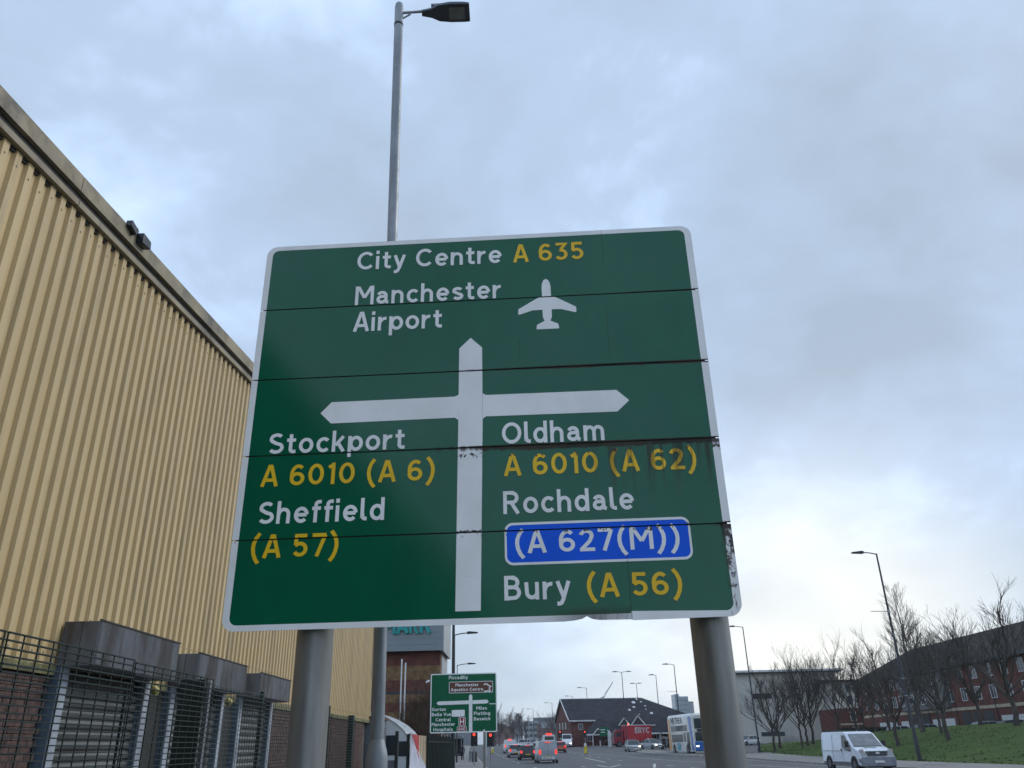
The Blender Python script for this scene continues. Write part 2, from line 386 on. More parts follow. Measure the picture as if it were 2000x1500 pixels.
def slat_mesh(w):
    mb = MB(); vs = []
    for (d, z) in pf: vs += [(d, 0, z), (d, w, z)]
    return mb.add(vs, [(2 * i, 2 * i + 1, 2 * i + 3, 2 * i + 2) for i in range(4)]).mesh('slat', shut)
for i, (a, b_, hz0, hz1) in enumerate(((10.78, 13.43, 2.66, 3.22), (14.33, 16.95, 2.66, 3.17), (17.9, 20.3, 2.66, 3.13))):
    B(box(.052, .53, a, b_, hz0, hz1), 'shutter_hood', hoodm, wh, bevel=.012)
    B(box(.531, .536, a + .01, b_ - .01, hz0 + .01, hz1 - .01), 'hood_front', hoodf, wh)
    B(box(.52, .545, a - .02, b_ + .02, hz1, hz1 + .02), 'hood_trim', dark, wh)
    B(box(.30, .306, a - .004, a + .001, hz0, hz1), 'hood_seam', dark, wh)
    B(box(-.12, .12, a, a + .10, 0, hz0 - .002), 'shutter_jamb', jamb, wh)
    B(box(.122, .145, a + .005, a + .19, 0, hz0 - .002), 'jamb_edge', jambedge, wh)
    B(box(-.12, .12, b_ - .12, b_ - .01, 0, hz0 - .002), 'shutter_jamb', jamb, wh)
    B(box(.122, .145, b_ - .13, b_ + .04, 0, hz0 - .002), 'jamb_edge', jambedge, wh)
    sm = slat_mesh(b_ - a - .23)
    z = .05
    while z < 2.5:
        link('slat', sm, wh, (.01 + rnd.uniform(-.004, .004), a + .105, z)); z += .13
    B(box(-.03, .009, a + .101, b_ - .121, 0, 2.62), 'shutter_back', dark, wh)
for a_, b2_ in ((13.5, 14.28), (17.02, 17.86)): B(box(-.01, .035, a_, b2_, 0, 2.54), 'dark_infill', dark, wh)
lampy = mat('yellow_lamp_plastic', (.42, .36, .12), .5)
for yy in (13.65, 17.2):
    l = B(MB().tube([(.06, yy, 2.55), (.14, yy, 2.55), (.2, yy, 2.5)], [.05, .07, .06], 10), 'wall_lamp', lampy, wh, smooth=True)
    B(box(.03, .07, yy - .07, yy + .07, 2.47, 2.62), 'lamp_bracket', lampy, l)
whitem = mat('white_plastic', (.62, .63, .64), .45, var=.06)
B(MB().tube([(.13, YE - .1, 4.25), (.09, YE - .1, 4.35), (.09, YE - .1, 9.5)], .055, 8), 'downpipe', whitem, wh, smooth=True)
fl = thing('floodlight', 'small black floodlight pair clamped on the stained roof edge of the cream warehouse', 'floodlight', (WX + .12, 10.35, rooftop(10.35) - .06)); fl.scale = (.55, .66, .58)
blk = mat('black_housing', (.016, .019, .024), .4)
B(MB().prism([(-.10, .0), (.32, -.06), (.36, .16), (-.02, .30)], -.06, .18, 'x'), 'lamp_housing', blk, fl, (0, .35, -.10), (0.35, 0, 0), bevel=.02)
B(MB().prism([(-.2, -.02), (.1, -.1), (.16, .08), (-.18, .14)], -.05, .12, 'x'), 'junction_box', blk, fl, (0, -.1, .03))
B(MB().tube([(0, -.05, -.12), (.05, .1, .08), (.02, .3, .05)], .02, 6), 'bracket', blk, fl)
B(MB().tube([(0.02, .14 + .07 * cos(a * pi / 5), .16 + .09 * sin(a * pi / 5)) for a in range(11)], .009, 5), 'cable_loop', blk, fl)
# ================================================================== MESH FENCE
fgreen = mat('fence_green', (.004, .016, .013), .6, var=.2)
galv = mat('galvanised_steel', (.28, .305, .33), .5, metal=.35, var=.2, scale=6, stretch=(1, 1, .4), dirt=(.22, .235, .25), dscale=3, dth=(.4, .75))
fence = thing('mesh_fence', 'dark green welded mesh security fence along the pavement in front of the warehouse', 'fence', (-3.5, 0, 0))
FH = 2.42
def fpanel(y0, y1, h, step=.205, zst=.0508):
    mb = MB(); n = int(round((y1 - y0) / step)); r = .0045 if step > .15 else .0026
    for k in range(n + 1):
        yy = y0 + (y1 - y0) * k / n; mb.box(-r, r, yy - r, yy + r, .05, h - .025)
    z = h - .03
    while z > .04:
        mb.box(r, 3 * r, y0, y1, z - r, z + r); mb.box(-3 * r, -r, y0, y1, z - r, z + r); z -= zst
    return mb
py = [1.15, 3.45, 5.75 - .205 * .5, 7.75 - .1, 9.72, 11.78, 13.9, 16.0, 18.35]
for i in range(len(py) - 1):
    h = [2.42, 2.42, 2.42, 2.4, 2.34, 2.27, 2.25, 2.23][i]
    B(fpanel(py[i] + .02, py[i + 1] - .02, h, .205 if i < 4 else .1), 'mesh_panel', fgreen if i < 4 or i > 5 else mat('fence_grey_green', (.05, .075, .075), .45, metal=.3), fence)
for i, yy in enumerate(py):
    m_ = galv if yy in (9.72,) else fgreen
    w = .008 if i < 4 else .03 if i < 8 else .09
    B(box(-.045 - w, -.03 , yy - w, yy + w, 0, 2.2 if i in (2, 3) else 2.36 if i < 8 else 2.27), 'post', m_, fence, bevel=.004)
B(box(-.30, -.035, 9.50, 9.53, 0, 2.36), 'corner_plate', fgreen, fence); B(box(-.17, -.045, 9.54, 9.57, 0, 2.36), 'corner_plate', fgreen, fence)
# far part: heavy bars
pal = thing('railing_fence', 'dark green bar railings running on from the mesh fence towards the small sign', 'fence', (-3.5, 0, 0))
yy = 20.6
BM = box(-.04, .04, -.09, .09, 0, 2.1).mesh('bar', fgreen)
nbar = 0
ybars = [22.1, 24.7, 27.2] + [33 + i * .55 for i in range(24)]
for i, yv in enumerate(ybars):
    o = link('bar', BM, pal, (0, yv, 0)); o.scale = (1, 1 if i < 3 else .35, 1 - .02 * (i % 3))
B(box(-.02, .02, 18.4, 46, .35, .42), 'rail', fgreen, pal); B(box(-.02, .02, 33, 46, 1.8, 1.86), 'rail', fgreen, pal)
# things hanging or standing at that fence
banner = mat('white_violet_sheet', (.52, .53, .62), .6, var=.12, scale=1.3)
bm_ = MB(); NB = 12
vs = []; 
for j in range(NB + 1):
    t_ = j / NB; z = 2.03 - 1.75 * t_; yR = 27.1 + 4.4 * (2.03 - z) / 1.06 if z > .97 else 31.5 + 1.4 * (.97 - z)
    for k in range(7):
        s_ = k / 6; vs.append((-.06 + .035 * sin(k * 1.7 + j * .5), 27.05 + (yR - 27.05) * s_, z + .01))
bm_.add(vs, [(j * 7 + k, j * 7 + k + 1, (j + 1) * 7 + k + 1, (j + 1) * 7 + k) for j in range(NB) for k in range(6)])
o = B(bm_, 'sheet', banner, None, (-3.36, 0, 0), smooth=True)
tag(o, 'pale violet white sheet with a slanting edge tied to the dark green railings', 'sheet')
redc = mat('red_cloth', (.38, .035, .035), .8)
o = B(MB().prism([(27.4, 2.03), (29.6, 2.0), (29.6, .9), (28.9, 1.5)], -.02, .02, 'x'), 'cloth', redc, None, (-3.46, 0, 0)); tag(o, 'red cloth showing between the slanting white sheet and the plywood board', 'cloth')
ply = mat('weathered_plywood', (.36, .29, .19), .85, var=.3, scale=1.4, stretch=(1, 1, .3), dirt=(.17, .14, .10), dscale=1.2)
o = B(box(-.03, .03, 29.7, 33.2, .2, 2.02), 'plywood_board', ply, None, (-3.62, 0, 0)); tag(o, 'weathered buff plywood board standing behind the dark green railings', 'board')
# ================================================================== VEHICLE BUILDERS
glassm, t, b = new_mat('vehicle_glass'); b.inputs['Base Color'].default_value = (.03, .04, .045, 1); b.inputs['Roughness'].default_value = .1; b.inputs['Specular IOR Level'].default_value = .45
tyre = mat('tyre_rubber', (.012, .012, .013), .8); rimm = mat('wheel_rim', (.12, .125, .13), .45, metal=.5)
plasm = mat('grey_bumper', (.13, .135, .145), .6); blackp = mat('black_trim', (.015, .016, .018), .5)
platew = mat('white_plate', (.7, .7, .68), .5); platey = mat('yellow_plate', (.6, .45, .05), .5)
headoff = mat('headlamp_glass', (.45, .47, .48), .15, var=.15, scale=12)
headon = mat('headlamp_lit', (.9, .9, .85), .3, emit=(1, .95, .85, 3)); drl = mat('headlamp_warm', (.9, .8, .5), .3, emit=(1, .75, .4, 2.5))
tailon = mat('tail_lamp_lit', (.5, .02, .02), .3, emit=(1, .05, .03, .8)); tailoff = mat('tail_lamp', (.35, .02, .02), .3)
orangel = mat('indicator_lit', (.8, .2, .02), .3, emit=(1, .22, .02, 2.0))
def paintm(name, col): 
    m = mat('paint_' + name, col, .32, var=.05, scale=1, dirt=tuple(c * .75 + .01 for c in col), dscale=1.5, dth=(.5, .8), world=False)
    bs = m.node_tree.nodes['Principled BSDF']; bs.inputs['Coat Weight'].default_value = .4; bs.inputs['Coat Roughness'].default_value = .08
    return m
def loft(rings, close=True):
    mb = MB(); n = len(rings[0]); vs = [p for r in rings for p in r]
    fs = [(i * n + j, i * n + (j + 1) % n, (i + 1) * n + (j + 1) % n, (i + 1) * n + j) for i in range(len(rings) - 1) for j in range(n)]
    fs += [tuple(range(n)), tuple((len(rings) - 1) * n + k for k in range(n - 1, -1, -1))]
    return mb.add(vs, fs)
def wheel(parent, x, y, r, w=.2):
    o = B(MB().tube([(x - w / 2, y, r), (x - w / 2 + .02, y, r), (x + w / 2 - .02, y, r), (x + w / 2, y, r)], [r * .93, r, r, r * .93], 20), 'wheel', tyre, parent)
    s = 1 if x > 0 else -1
    B(MB().tube([(x + s * (w / 2 - .01), y, r), (x + s * (w / 2 + .012), y, r)], [r * .62, r * .55], 12), 'rim', rimm, o)
    return o
def car(name, label, cat, loc, heading, col, L=4.2, Wd=1.75, H=1.48, style='hatch', head='off', tail='off', group=None, plate='both', roofm=None):
    """front points to local -Y"""
    root = thing(name, label, cat, loc, heading, group); w = Wd / 2; h = L / 2
    pm = paintm(*col)
    zb = .2; belt = .62 * H if style != 'van' else .62 * H
    hood = belt - .12
    if style == 'hatch': st = [(-h, .25, .55, .80), (-h + .12, .2, .66, .93), (-h + .9, .2, hood, .98), (-h + 1.25, .2, belt, 1), (h - .35, .2, belt + .04, 1), (h - .08, .22, belt, .95), (h, .3, .62, .88)]
    elif style == 'van': st = [(-h, .25, .6, .84), (-h + .1, .2, .8, .95), (-h + .8, .2, belt - .05, 1), (-h + 1.0, .2, belt, 1), (h - .3, .2, belt, 1), (h - .02, .22, belt, .97), (h, .28, belt - .02, .95)]
    else: st = [(-h, .25, .55, .80), (-h + .12, .2, .64, .93), (-h + 1.0, .2, hood, .98), (-h + 1.35, .2, belt, 1), (h - .8, .2, belt + .03, 1), (h - .1, .22, belt, .93), (h, .3, .62, .86)]
    rings = []
    for (y, z0, z1, f) in st:
        ww = w * f; zm = z0 + (z1 - z0) * .55
        rings.append([(-ww * .93, y, z0), (ww * .93, y, z0), (ww, y, z0 + .12), (ww, y, zm), (ww * .96, y, z1 - .04), (ww * .88, y, z1), (-ww * .88, y, z1), (-ww * .96, y, z1 - .04), (-ww, y, zm), (-ww, y, z0 + .12)])
    body = B(loft(rings), 'body', pm, root, smooth=True)
    # cabin
    if style == 'hatch': cb = [(-h + 1.05, 0, .9), (-h + 1.75, .93, .82), (-h + 2.3, 1, .8), (h - .9, .97, .79), (h - .45, .86, .8), (h - .14, .1, .86)]
    elif style == 'van': cb = [(-h + .85, 0, .92), (-h + 1.35, .9, .88), (-h + 1.7, 1, .87), (h - .6, 1, .88), (h - .08, .97, .88), (h - .015, 0, .92)]
    else: cb = [(-h + 1.15, 0, .9), (-h + 1.95, .93, .8), (-h + 2.4, 1, .78), (h - 1.5, .97, .78), (h - .75, .5, .82), (h - .5, .1, .84)]
    rg = []
    for (y, f, ww) in cb:
        z0 = belt - .05; z1 = z0 + .03 + (H - z0 - .03) * f
        a = w * .94; c_ = w * (.94 - (.94 - ww) * f)
        rg.append([(-a, y, z0), (a, y, z0), (c_ + .0, y, z1 - .03), (c_ - .07, y, z1), (-c_ + .07, y, z1), (-c_, y, z1 - .03)])
    if style == 'van':
        cab = B(loft(rg), 'cabin', pm, root, smooth=True)
        # glass
        y0, y1 = -h + .88, -h + 1.33; z0 = belt + .02; z1 = z0 + (H - z0) * .82
        g_ = MB().add([(-w * .84, y0 - .012, z0), (w * .84, y0 - .012, z0), (w * .77, y1 - .03, z1), (-w * .77, y1 - .03, z1)], [(0, 1, 2, 3)])
        B(g_, 'windscreen', glassm, root)
    else:
        B(loft(rg), 'windows', glassm, root, smooth=False)
        # roof skin and pillars, a little proud of the glass
        e_ = .012; rf = MB(); rr = rg[1:5]
        vs = []
        for r in rr: vs += [(r[5][0] - e_, r[5][1], r[5][2]), (r[4][0], r[4][1], r[4][2] + e_), (r[3][0], r[3][1], r[3][2] + e_), (r[2][0] + e_, r[2][1], r[2][2])]
        rf.add(vs, [(i * 4 + j, i * 4 + j + 1, i * 4 + j + 5, i * 4 + j + 4) for i in range(3) for j in range(3)])
        B(rf, 'roof', roofm or pm, root, smooth=True)
        pl = MB()
        for s in (-1, 1):
            def P(r, k): q = r[k]; return Vector((q[0] + s * .01, q[1], q[2]))
            k0, k1 = (1, 2) if s > 0 else (0, 5)
            for (ra, rb) in ((rg[0], rg[1]), (rg[5], rg[4]), (rg[3], rg[3])):
                a = P(ra, k0); c_ = P(rb, k1); pl.tube([a, c_], .035, 4)
            pl.tube([P(rg[2], k0) + Vector((0, .35, 0)), P(rg[2], k1) + Vector((0, .35, 0))], .03, 4)
        B(pl, 'pillars', pm, root)
    r = .31 if style != 'van' else .33
    for sx in (-1, 1):
        for yy in (-h + .78, h - .72):
            B(MB().tube([(sx * (w - .06), yy, r), (sx * (w + .006), yy, r)], r * 1.17, 20), 'wheel_arch', blackp, root)
            wheel(root, sx * (w - .09), yy, r)
        # lamps
        hm = {'off': headoff, 'on': headon, 'drl': headoff}[head]
        B(MB().prism([(sx * w * .52, .56), (sx * w * .84, .60), (sx * w * .84, .73), (sx * w * .5, .68)], -h - .01, -h + .1), 'headlight', drl if (head == 'drl' and sx > 0) else hm, root)
        tz0, tz1 = (.62, .95) if style != 'van' else (.7, 1.15)
        B(box(min(sx * w * .68, sx * w * .9), max(sx * w * .68, sx * w * .9), h - .08, h + .012, tz0 + .05, tz1), 'tail_lamp', tailon if tail == 'on' else tailoff, root)
        B(box(min(sx * (w - .02), sx * (w + .16)), max(sx * (w - .02), sx * (w + .16)), -h + 1.3, -h + 1.4, belt + .0, belt + .14), 'door_mirror', pm, root)
    B(box(-w * .8, w * .8, -h - .03, -h + .08, .22, .46), 'bumper', pm if style == 'hatch' else plasm, root)
    B(box(-w * .8, w * .8, h - .08, h + .04, .24, .46), 'bumper', blackp, root)
    B(box(-w * .4, w * .4, -h - .035, -h + .05, .47, .56), 'grille', blackp, root)
    B(box(-.26, .26, -h - .045, -h - .02, .32, .43), 'number_plate', platew, root)
    B(box(-.26, .26, h + .02, h + .05, .5, .61), 'number_plate', platey, root)
    if tail == 'on': B(box(-.28, .28, h - .12, h - .02, H - .16, H - .11) if style == 'van' else box(-.25, .25, h - .42, h - .35, H - .12, H - .08), 'brake_lamp', tailon, root)
    return root
def at(x, y): return (x, y, prof(y) + .012)
LG = ('light_grey', (.36, .39, .42)); WH = ('white', (.60, .63, .66)); SIL = ('silver', (.33, .36, .38)); BLK = ('black', (.015, .016, .02)); RED = ('red', (.38, .02, .02))
DK = ('dark_blue', (.02, .026, .04))
# queue heading away (rear towards the camera): heading pi turns local -Y to +Y
gv = car('small_van', 'pale grey small van with lit tail lamps, nearest in the queue of traffic', 'van', at(2.42, 86), pi + .07, LG, 4.4, 1.95, 1.93, 'van', tail='on')
gv_w = MB().box(-.42, -.04, 2.19, 2.203, 1.3, 1.6); gv_w.box(.04, .42, 2.19, 2.203, 1.3, 1.6)
B(box(-.006, .006, 2.205, 2.213, .45, 1.8), 'door_seam', blackp, gv); B(box(-.72, .72, 2.19, 2.27, .3, .55), 'rear_step', mat('chrome_bumper', (.5, .51, .52), .3, metal=.4), gv)
car('hatchback', 'black hatchback braking just behind the pale grey small van', 'car', at(.62, 99), pi + .07, BLK, 4.1, 1.78, 1.55, 'hatch', tail='on')
car('hatchback', 'silver car with red brake lamps ahead of the black hatchback', 'car', at(-.75, 112), pi + .07, SIL, 4.1, 1.8, 1.5, 'hatch', tail='on')
tx = car('taxi', 'white taxi with a lit red roof sign in the left lane of the queue', 'taxi', at(-1.75, 136), pi + .06, WH, 4.5, 1.85, 1.85, 'van', tail='on')
B(box(-.3, .3, .3, .5, 1.85, 1.97), 'roof_sign', tailon, tx)
car('hatchback', 'white car crossing the junction side-on beyond the white taxi', 'car', at(.3, 190), -pi / 2, WH, 4.2, 1.8, 1.48)
car('hatchback', 'white car side-on with its roof just above the black hatchback', 'car', at(4.3, 196), -pi / 2 + .1, WH, 4.4, 1.8, 1.5)
mb_ = car('minibus', 'tall white minibus with a lit red sign on its roof, beyond the grey van', 'minibus', at(4.75, 150), pi + .03, WH, 5.4, 2.05, 2.35, 'van', tail='on')
B(box(-.5, .5, 2.0, 2.4, 2.35, 2.6), 'roof_sign', tailon, mb_); B(box(-.75, .75, 2.69, 2.715, 1.55, 2.1), 'rear_window', glassm, mb_)
car('hatchback', 'small red car with orange lamps beside the pale grey van', 'car', at(5.75, 131), pi + .05, RED, 4.0, 1.72, 1.5, 'hatch', tail='on')
car('delivery_van', 'white van with both headlights on coming from the junction', 'van', at(9.1, 172), -.05, WH, 5.2, 2.0, 2.35, 'van', head='on')
car('saloon_car', 'dark car waiting side-on left of the red lorry', 'car', at(18.4, 222), -pi / 2 - .05, DK, 4.4, 1.8, 1.46, 'saloon')
car('saloon_car', 'dark car half hidden by the cab of the red lorry', 'car', at(19.6, 196), .5, DK, 4.3, 1.8, 1.5, 'saloon')
car('hatchback', 'silver car with one warm headlight driving towards the camera past the red lorry', 'car', at(16.2, 127), .05, SIL, 4.1, 1.82, 1.5, 'hatch', head='drl')
car('hatchback', 'silver car with both headlights on emerging beside the waiting people', 'car', at(20.5, 137), .42, SIL, 4.3, 1.82, 1.5, 'saloon', head='on')
car('hatchback', 'dark car behind the silver car with lit headlights', 'car', at(24.6, 147), .3, DK, 4.3, 1.82, 1.6, 'hatch')
car('hatchback', 'pale silver car on the side road beside the left end of the bank', 'car', at(38.7, 149), -pi / 2 + .55, WH, 4.3, 1.8, 1.5)
def bankcar(label, x, y, col, rz): return car('parked_car', label, 'car', (x, y, gz(x, y) + .03), rz, col, group='cars parked behind the grass bank')
bankcar('white parked car showing its roof over the bank left of the tall birch', 51.2, 117, WH, pi / 2)
bankcar('second pale parked car behind the bank between two tree trunks', 50.6, 108, SIL, pi / 2 + .1)
bankcar('silver parked car behind the bank in front of the right garage doors', 51.3, 95, SIL, pi / 2 - .1)
bankcar('dark parked car nose to tail with a silver one below the cream band', 51.3, 90, DK, pi / 2)
bankcar('white parked car at the far right edge behind the bank', 50.9, 84.6, WH, pi / 2 + .3)
# ---- white panel van, nearest vehicle on the right
van = thing('panel_van', 'large white panel van with roof rack driving towards the camera by the grass bank', 'van', at(18.0, 47.4), .09); van.scale = (.91, .93, .95)
vp = paintm('van_white', (.60, .66, .72)); w = .98
prof_s = [(-2.42, .28), (-2.46, .55), (-2.40, .78), (-2.26, .98), (-1.62, 1.20), (-1.50, 1.24), (-.78, 1.88), (-.55, 1.96), (-.2, 2.0), (2.30, 2.0), (2.42, 1.94), (2.45, 1.2), (2.45, .35), (2.38, .28)]
rings = []
for (s_, ww) in ((-1, .0), ):
    pass
n = len(prof_s)
def side(xf, sh, topin):
    out_ = []
    for (y_, z_) in prof_s:
        ti = topin * max(0, (z_ - 1.05)) + sh; out_.append((xf * (w - ti), y_, z_))
    return out_
def inset(poly, k):
    cy_ = sum(p[1] for p in poly) / len(poly); cz_ = sum(p[2] for p in poly) / len(poly)
    return [(p[0], p[1] + (cy_ - p[1]) * k * .35, p[2] + (cz_ - p[2]) * k) for p in poly]
rings = [inset(side(-1, 0, .13), .06), side(-1, .05, .13), side(1, .05, .13), inset(side(1, 0, .13), .06)]
B(loft(rings), 'body', vp, van, smooth=True)
# windscreen
B(MB().add([(-.84, -1.522, 1.25), (.84, -1.522, 1.25), (.75, -.825, 1.875), (-.75, -.825, 1.875)], [(0, 1, 2, 3)]), 'windscreen', mat('windscreen_glass', (.13, .145, .16), .08, spec=.8), van)
B(MB().add([(-.86, -1.60, 1.222), (.86, -1.60, 1.222), (.86, -1.52, 1.262), (-.86, -1.52, 1.262)], [(0, 1, 2, 3)]), 'scuttle', blackp, van)
for s in (-1, 1):
    xs = s * (w - .0)
    def X_(z): return s * (w - .13 * max(0, z - 1.05) + .004 - .0)
    pts = [(-.70, 1.80), (-.33, 1.82), (-.30, 1.28), (-.55, 1.08), (-1.28, .96), (-1.38, 1.10)]
    B(MB().add([(X_(z), y_, z) for y_, z in pts], [tuple(range(6))]), 'side_window', glassm, van)
    B(box(*sorted((s * (w - .03), s * (w + .012))), -2.0, 2.3, .28, .47), 'sill_trim', plasm, van)
    for yy in (-1.58, 1.55):
        B(MB().tube([(s * (w - .06), yy, .36), (s * (w + .014), yy, .36)], .42, 24), 'wheel_arch', blackp, van)
        wheel(van, s * (w - .09), yy, .34, .22)
    B(MB().tube([(s * (w + .001), -.285, .5), (s * (w + .001), -.285, 1.05), (s * (w - .103), -.285, 1.85)], .007, 4), 'door_seam', blackp, van)
    B(MB().tube([(s * (w + .001), .95, .5), (s * (w + .001), .95, 1.05), (s * (w - .103), .95, 1.85)], .007, 4), 'door_seam', blackp, van)
    B(box(*sorted((s * (w - .02), s * (w + .010))), -.95, 2.35, 1.02, 1.045), 'side_crease', vp, van)
    B(box(*sorted((s * (w + .0), s * (w + .03))), -.25, -.18, 1.0, 1.12), 'door_handle', blackp, van)
    m2 = B(box(*sorted((s * (w + .02), s * (w + .24))), -1.32, -1.2, 1.2, 1.52), 'wing_mirror', blackp, van, bevel=.03)
    B(MB().prism([(s * .58, .80), (s * .93, .72), (s * .95, 1.06), (s * .80, 1.10)], -2.42, -2.2), 'headlight', headoff, van, (0, .0, 0))
    B(MB().prism([(s * .83, 1.0), (s * .9, .9), (s * .93, 1.04)], -2.44, -2.3), 'indicator', mat('peach_lens', (.6, .35, .28), .2), van)
B(MB().prism([(-.97, .24), (.97, .24), (.99, .6), (.93, .72), (-.93, .72), (-.99, .6)], -2.56, -2.1), 'bumper', mat('dull_bumper', (.2, .21, .24), .6), van, bevel=.04)
B(box(-.9, .9, -2.575, -2.3, .2, .26), 'bumper_lip', blackp, van)
B(MB().prism([(-.56, .76), (.56, .76), (.62, 1.0), (-.62, 1.0)], -2.47, -2.3), 'grille', plasm, van)
for zz_ in (.80, .90): B(box(-.5, .5, -2.482, -2.46, zz_, zz_ + .045), 'grille_slot', blackp, van)
B(MB().tube([(0, -2.50, .9), (0, -2.475, .9)], .06, 12), 'badge', whitem, van).scale = (2.0, 1, 1)
B(MB().add([(-.38, -1.78, 1.155), (.38, -1.78, 1.155), (.38, -1.72, 1.18), (-.38, -1.72, 1.18)], [(0, 1, 2, 3)]), 'bonnet_vent', blackp, van)
np_ = B(box(-.27, .27, -2.60, -2.565, .42, .54), 'number_plate', platew, van)
rr = MB()
for yy in (-.1, .75, 1.6, 2.1):
    rr.tube([(-.78, yy, 1.98), (-.76, yy, 2.05), (.76, yy, 2.05), (.78, yy, 1.98)], .02, 6)
rr.tube([(-.76, -.1, 2.06), (-.76, 2.1, 2.06)], .018, 6); rr.tube([(.76, -.1, 2.06), (.76, 2.1, 2.06)], .018, 6)
B(rr, 'roof_rack', blackp, van)
B(MB().add([(-.5, -1.3, 1.42), (-.2, -1.35, 1.38), (-.15, -1.2, 1.5), (-.45, -1.15, 1.55)], [(0, 1, 2, 3)]), 'windscreen_paper', whitem, van)
B(MB().tube([(-.3, 1.95, 2.0), (-.3, 1.95, 2.16)], .02, 6), 'aerial', blackp, van)
# ---- white curved-roof trailer behind the railings
nv = thing('trailer', 'white trailer with a roof curving down to the right, behind the dark green railings', 'trailer', (-4.86, 38.5, 0))
tp = [(-2.0, .45), (-2.0, 3.12), (-1.6, 3.08), (-1.1, 2.88), (-.65, 2.62), (-.3, 2.33), (-.06, 2.0), (0, 1.7), (0, .45)]
B(MB().prism(tp, 0, 4.2), 'body', paintm('trailer_white', (.62, .66, .68)), nv, smooth=True)
B(MB().tube([(x, -.03, z + .02) for x, z in tp[1:7]], .03, 6), 'roof_trim', whitem, nv)
for (x0, x1, z0, z1) in ((-1.75, -1.35, 1.2, 2.2), (-1.2, -.65, 1.35, 2.15), (-.52, -.1, 1.3, 1.9)): B(box(x0, x1, -.02, .0, z0, z1), 'window', glassm, nv)
B(box(-1.2, -.65, -.03, 0, .7, 1.15), 'vent_panel', greyp if 'greyp' in globals() else plasm, nv)
for yy in (1.2, 3.0): wheel(nv, -.1, yy, .34, .2); wheel(nv, -1.9, yy, .34, .2)
# ---- double-decker bus
bus = thing('double_decker_bus', 'white blue and orange double-decker bus pulled in beside the thick right sign post', 'bus', at(20.9, 107.6), .12)
bw_, bl = 1.25, 5.1; bh = 4.45
busw = paintm('bus_cream', (.62, .62, .58)); busb = paintm('bus_blue', (.02, .13, .42)); buso = paintm('bus_orange', (.62, .27, .05)); bust = paintm('bus_teal', (.02, .27, .36))
def bring(y_, f, zt, zb_=.3): return [(-bw_ * f, y_, zb_), (bw_ * f, y_, zb_), (bw_ * f, y_, zt - .25), (bw_ * f - .18, y_, zt), (-bw_ * f + .18, y_, zt), (-bw_ * f, y_, zt - .25)]
bo = B(loft([bring(-bl, .92, bh - .25), bring(-bl + .3, 1, bh - .02), bring(-bl + .8, 1, bh), bring(bl - .2, 1, bh), bring(bl, .94, bh - .1)]), 'body', busw, bus, smooth=True)
lx = -bw_ - .012
def sidep(name, y0, y1, z0, z1, m_, sk=0.): return B(MB().add([(lx, y0, z0), (lx, y1, z0), (lx, y1 + sk, z1), (lx, y0 + sk, z1)], [(0, 1, 2, 3)]), name, m_, bus)
# front
B(MB().prism([(-bw_ * .93, .35), (bw_ * .93, .35), (bw_ * .93, 1.35), (-bw_ * .93, 1.35)], -bl - .09, -bl + .5), 'front_skirt', busb, bus, bevel=.05)
B(box(-1.05, 1.05, -bl - .05, -bl + .1, 1.4, 2.35), 'windscreen', glassm, bus)
B(box(-1.05, 1.05, -bl - .05, -bl + .1, 2.75, 3.85), 'upper_windscreen', glassm, bus)
B(box(-.8, .8, -bl - .06, -bl + .1, 2.4, 2.7), 'destination_blind', blackp, bus)
for s in (-1, 1): B(box(*sorted((s * .75, s * 1.05)), -bl - .11, -bl, .80, .93), 'headlight', headon if s < 0 else headoff, bus)
# side facing us
B(MB().add([(lx, -bl + .1, .4), (lx, -bl + .95, .4), (lx, -bl + 1.1, 1.4), (lx, -bl + .5, 1.4)], [(0, 1, 2, 3)]), 'blue_flash', busb, bus)
B(MB().add([(lx, -bl + .3, 1.4), (lx, -bl + .95, 1.4), (lx, -bl + 1.5, 3.0), (lx, -bl + 1.7, 4.1), (lx, -bl + .5, 4.1)], [(0, 1, 2, 3, 4)]), 'blue_flash', busb, bus)
for (a, b_, z0, z1) in ((-2.0, -1.35, 1.35, 2.35), (-1.0, 3.6, 1.35, 2.2), (-2.9, 3.7, 2.55, 3.2)): sidep('side_window', a, b_, z0, z1, glassm)
sidep('blue_advert', -1.2, 1.6, 2.6, 3.15, paintm('advert_blue', (.12, .2, .32)))
sidep('teal_panel', 0.1, 1.6, .4, 1.25, bust); sidep('orange_tail', 4.1, 5.0, .4, 4.0, buso)
sidep('door', -3.6, -2.5, .4, 2.4, glassm)
for yy in (-2.55, 2.9):
    B(MB().tube([(lx - .006, yy, .5), (lx + .1, yy, .5)], .62, 24), 'wheel_arch', blackp, bus); wheel(bus, -bw_ + .1, yy, .5, .3); wheel(bus, bw_ - .1, yy, .5, .3)
BUS = bus
# ---- red lorry
lo = thing('lorry', 'bright red box lorry with big white letters standing in front of the dark-roofed pub', 'lorry', at(20.6, 162), -pi / 2 + .09)
rp = paintm('lorry_red', (.42, .006, .02)); rpd = paintm('lorry_dark_red', (.22, .006, .02))
